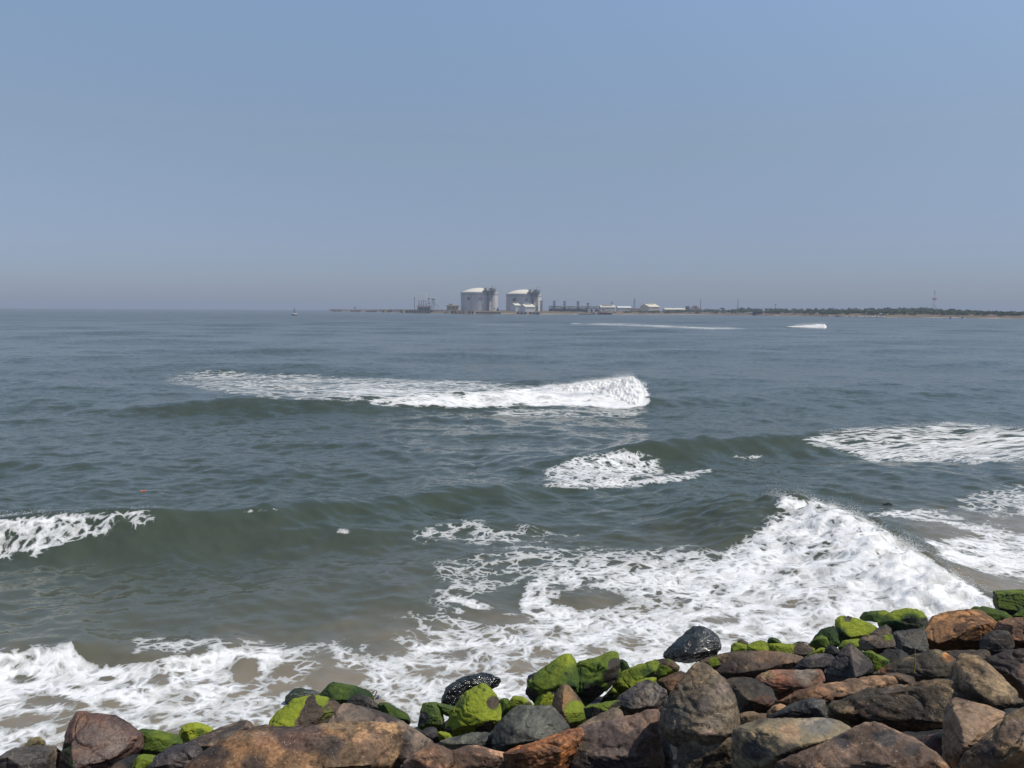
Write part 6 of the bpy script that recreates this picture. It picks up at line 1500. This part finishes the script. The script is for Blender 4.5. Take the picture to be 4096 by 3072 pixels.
def tree(label, u_, vt, dY, R, flat=.8, palm=False, seed=0):
    r = np.random.RandomState(100 + seed)
    Y = depth_at(u_) + dY
    X, zt = S(u_, vt, Y)
    e = empty('palm_tree' if palm else 'shore_tree', (X, Y, 2), label, 'tree', 'trees standing above the thicket')
    m = MB(); m.tube((X, Y, 1), (X + .4, Y, zt - R * .9), .38, .2, 7)
    if palm:
        V = []
        for k in range(14):
            a = 2 * math.pi * k / 14 + r.uniform(-.2, .2); L = R * r.uniform(.85, 1.15)
            prev = None
            for j in range(6):
                f = j / 5; q = np.array((X + .4 + math.cos(a) * L * f, Y + math.sin(a) * L * f, zt - R * .5 + L * (.45 * f - .95 * f * f)))
                sd = np.array((-math.sin(a), math.cos(a), -.3)) * .5 * math.sin(math.pi * min(f + .12, 1))
                if prev is not None: V += [prev[0] - prev[1], prev[0] + prev[1], q + sd, q - sd]
                prev = (q, sd)
        V = np.array(V)
    else:
        for k in range(5):
            a = r.uniform(0, 6.28); m.tube((X + .3, Y, zt - R * 1.3), (X + math.cos(a) * R * .6, Y + math.sin(a) * R * .6, zt - R * .6), .16, .07, 5)
        V = np.concatenate([leaves(np.array((X + r.normal() * R * .38, Y + r.normal() * R * .38, zt - R * flat * r.uniform(.55, 1.1))), R * .62, R * .5 * flat, 60, .6, r) for _ in range(6)])
    m.build('trunk', BARK, e)
    me = mesh_np('crown', V - np.array((X, Y, 2)), np.arange(len(V)).reshape(-1, 4), False)
    link('crown', me, e, M_LEAF)
for i, a in enumerate((('dark bushy tree above the long pale-roofed low hall', 2693, 1229, 260, 4.0), ('second bushy tree above the long pale-roofed hall, nearer the peach building', 2732, 1230, 260, 3.5), ('umbrella-shaped tree standing clear between the two thin masts', 2889, 1231, 120, 4.5, .4), ('broad dark tree at the foot of the right-hand thin mast', 2936, 1233, 110, 5.5, .6), ('pair-topped tree just right of the right-hand thin mast', 2972, 1228.5, 200, 4.5), ('tall round tree left of the red and white radio mast', 3703, 1227, 200, 6.5, .7), ('dark tree with a high crown right of the radio mast', 3815, 1232, 120, 5.0), ('low wide tree further right, before the treeline drops', 3870, 1238, 100, 4.2, .6))):
    tree(*a, seed=i)
for i, a in enumerate((('palm left of the striped tower, its fronds above the treeline', 3062, 1231, 190, 3.4), ('palm right of the striped tower', 3145, 1230.5, 200, 3.4), ('palm above the white rubble on the beach', 3420, 1230, 210, 3.6), ('palm standing midway between the radio mast and white-roofed hut', 3630, 1229.5, 210, 3.6))):
    tree(a[0], a[1], a[2], a[3], a[4], palm=True, seed=40 + i)

# ---- floating and stranded bits near the camera
def flotsam():
    p = at_z(572, 1966, .05)
    e = empty('orange_float', tuple(p), 'small orange float drifting in the water at the left', 'float')
    x, y, z = p; k = 10 / FPX * y
    MB().lathe([(.004, z - .03), (.02, z - .02), (.026, z), (.02, z + .02), (.004, z + .03)], x - .05, y, 14).build('end_cap', M('pale_orange', (.65, .33, .2), .6), e, True)
    MB().tube((x - k, y, z), (x + k, y + .02, z + .01), .022, .02, 12).build('body', M('bright_orange', (.80, .17, .06), .5), e, True)
    p = at_z(3550, 2017, .03); x, y, z = p
    o = MB().tube((x - .12, y, z), (x + .02, y + .03, z + .02), .018, .03, 8).tube((x + .02, y + .03, z + .02), (x + .13, y, z), .03, .012, 8).build('driftwood', M('wet_wood', (.03, .026, .02), .5))
    tag(o, 'short dark stick of driftwood floating beyond the surge', 'driftwood')
    # litter caught among the rocks
    s = ground_hit(1508, 2800) - .1; r = ray(1508, 2797); r = r / np.linalg.norm(r); p = CAM + r * s
    e = empty('plastic_scrap', tuple(p), 'crumpled scrap of blue plastic with a tan cord caught behind the black crusted rock', 'litter')
    x, y, z = p
    m = MB(); rr_ = random.Random(4)
    V = [(x + rr_.uniform(-.03, .03), y + rr_.uniform(-.02, .02), z + rr_.uniform(-.01, .05)) for _ in range(9)]
    m.add(V, [(0, 1, 2), (1, 2, 3), (2, 3, 4), (3, 4, 5), (4, 5, 6), (5, 6, 7), (6, 7, 8), (0, 4, 8)]).build('plastic', M('faded_blue_plastic', (.03, .07, .25), .4), e)
    m = MB(); pr = None
    for k in range(8):
        t = k / 7; q = (x - .03 + .03 * math.sin(4 * t), y, z + .03 + .07 * math.sin(2.6 * t)); 
        if pr: m.tube(pr, q, .006, .006, 5)
        pr = q
    m.build('cord', M('tan_cord', (.3, .2, .12), .8), e)
    s = ground_hit(3655, 2690) - .35; r = ray(3655, 2692); r = r / np.linalg.norm(r); p = CAM + r * s
    x, y, z = p
    o = MB().tube((x, y, z), (x + .004, y, z + .10), .006, .004, 6).tube((x + .004, y, z + .10), (x, y, z + .17), .004, .001, 6).build('dry_stem', M('straw', (.42, .32, .06), .8))
    tag(o, 'single yellow stem sprouting on the sloping grey brown boulder', 'plant')
flotsam()

# ================================================================== HAZE
def haze_box():
    hx, z0, z1 = 14000.0, -3.0, 75.0
    me = bpy.data.meshes.new('haze')
    V = [(x, y, z) for x in (-hx, hx) for y in (-hx, hx) for z in (z0, z1)]
    Fs = [(0, 1, 3, 2), (4, 6, 7, 5), (0, 4, 5, 1), (2, 3, 7, 6), (0, 2, 6, 4), (1, 5, 7, 3)]
    me.from_pydata(V, [], Fs)
    m = bpy.data.materials.new('thin_haze'); m.use_nodes = True
    t = m.node_tree; t.nodes.clear()
    o = t.nodes.new('ShaderNodeOutputMaterial'); p = t.nodes.new('ShaderNodeVolumePrincipled')
    p.inputs['Color'].default_value = (0.57, 0.65, 0.78, 1)
    p.inputs['Density'].default_value = 0.00026
    t.links.new(p.outputs[0], o.inputs['Volume'])
    ob = link('haze', me, None, m)
    tag(ob, 'thin pale sea haze over the water and far shore', kind='stuff')
haze_box()
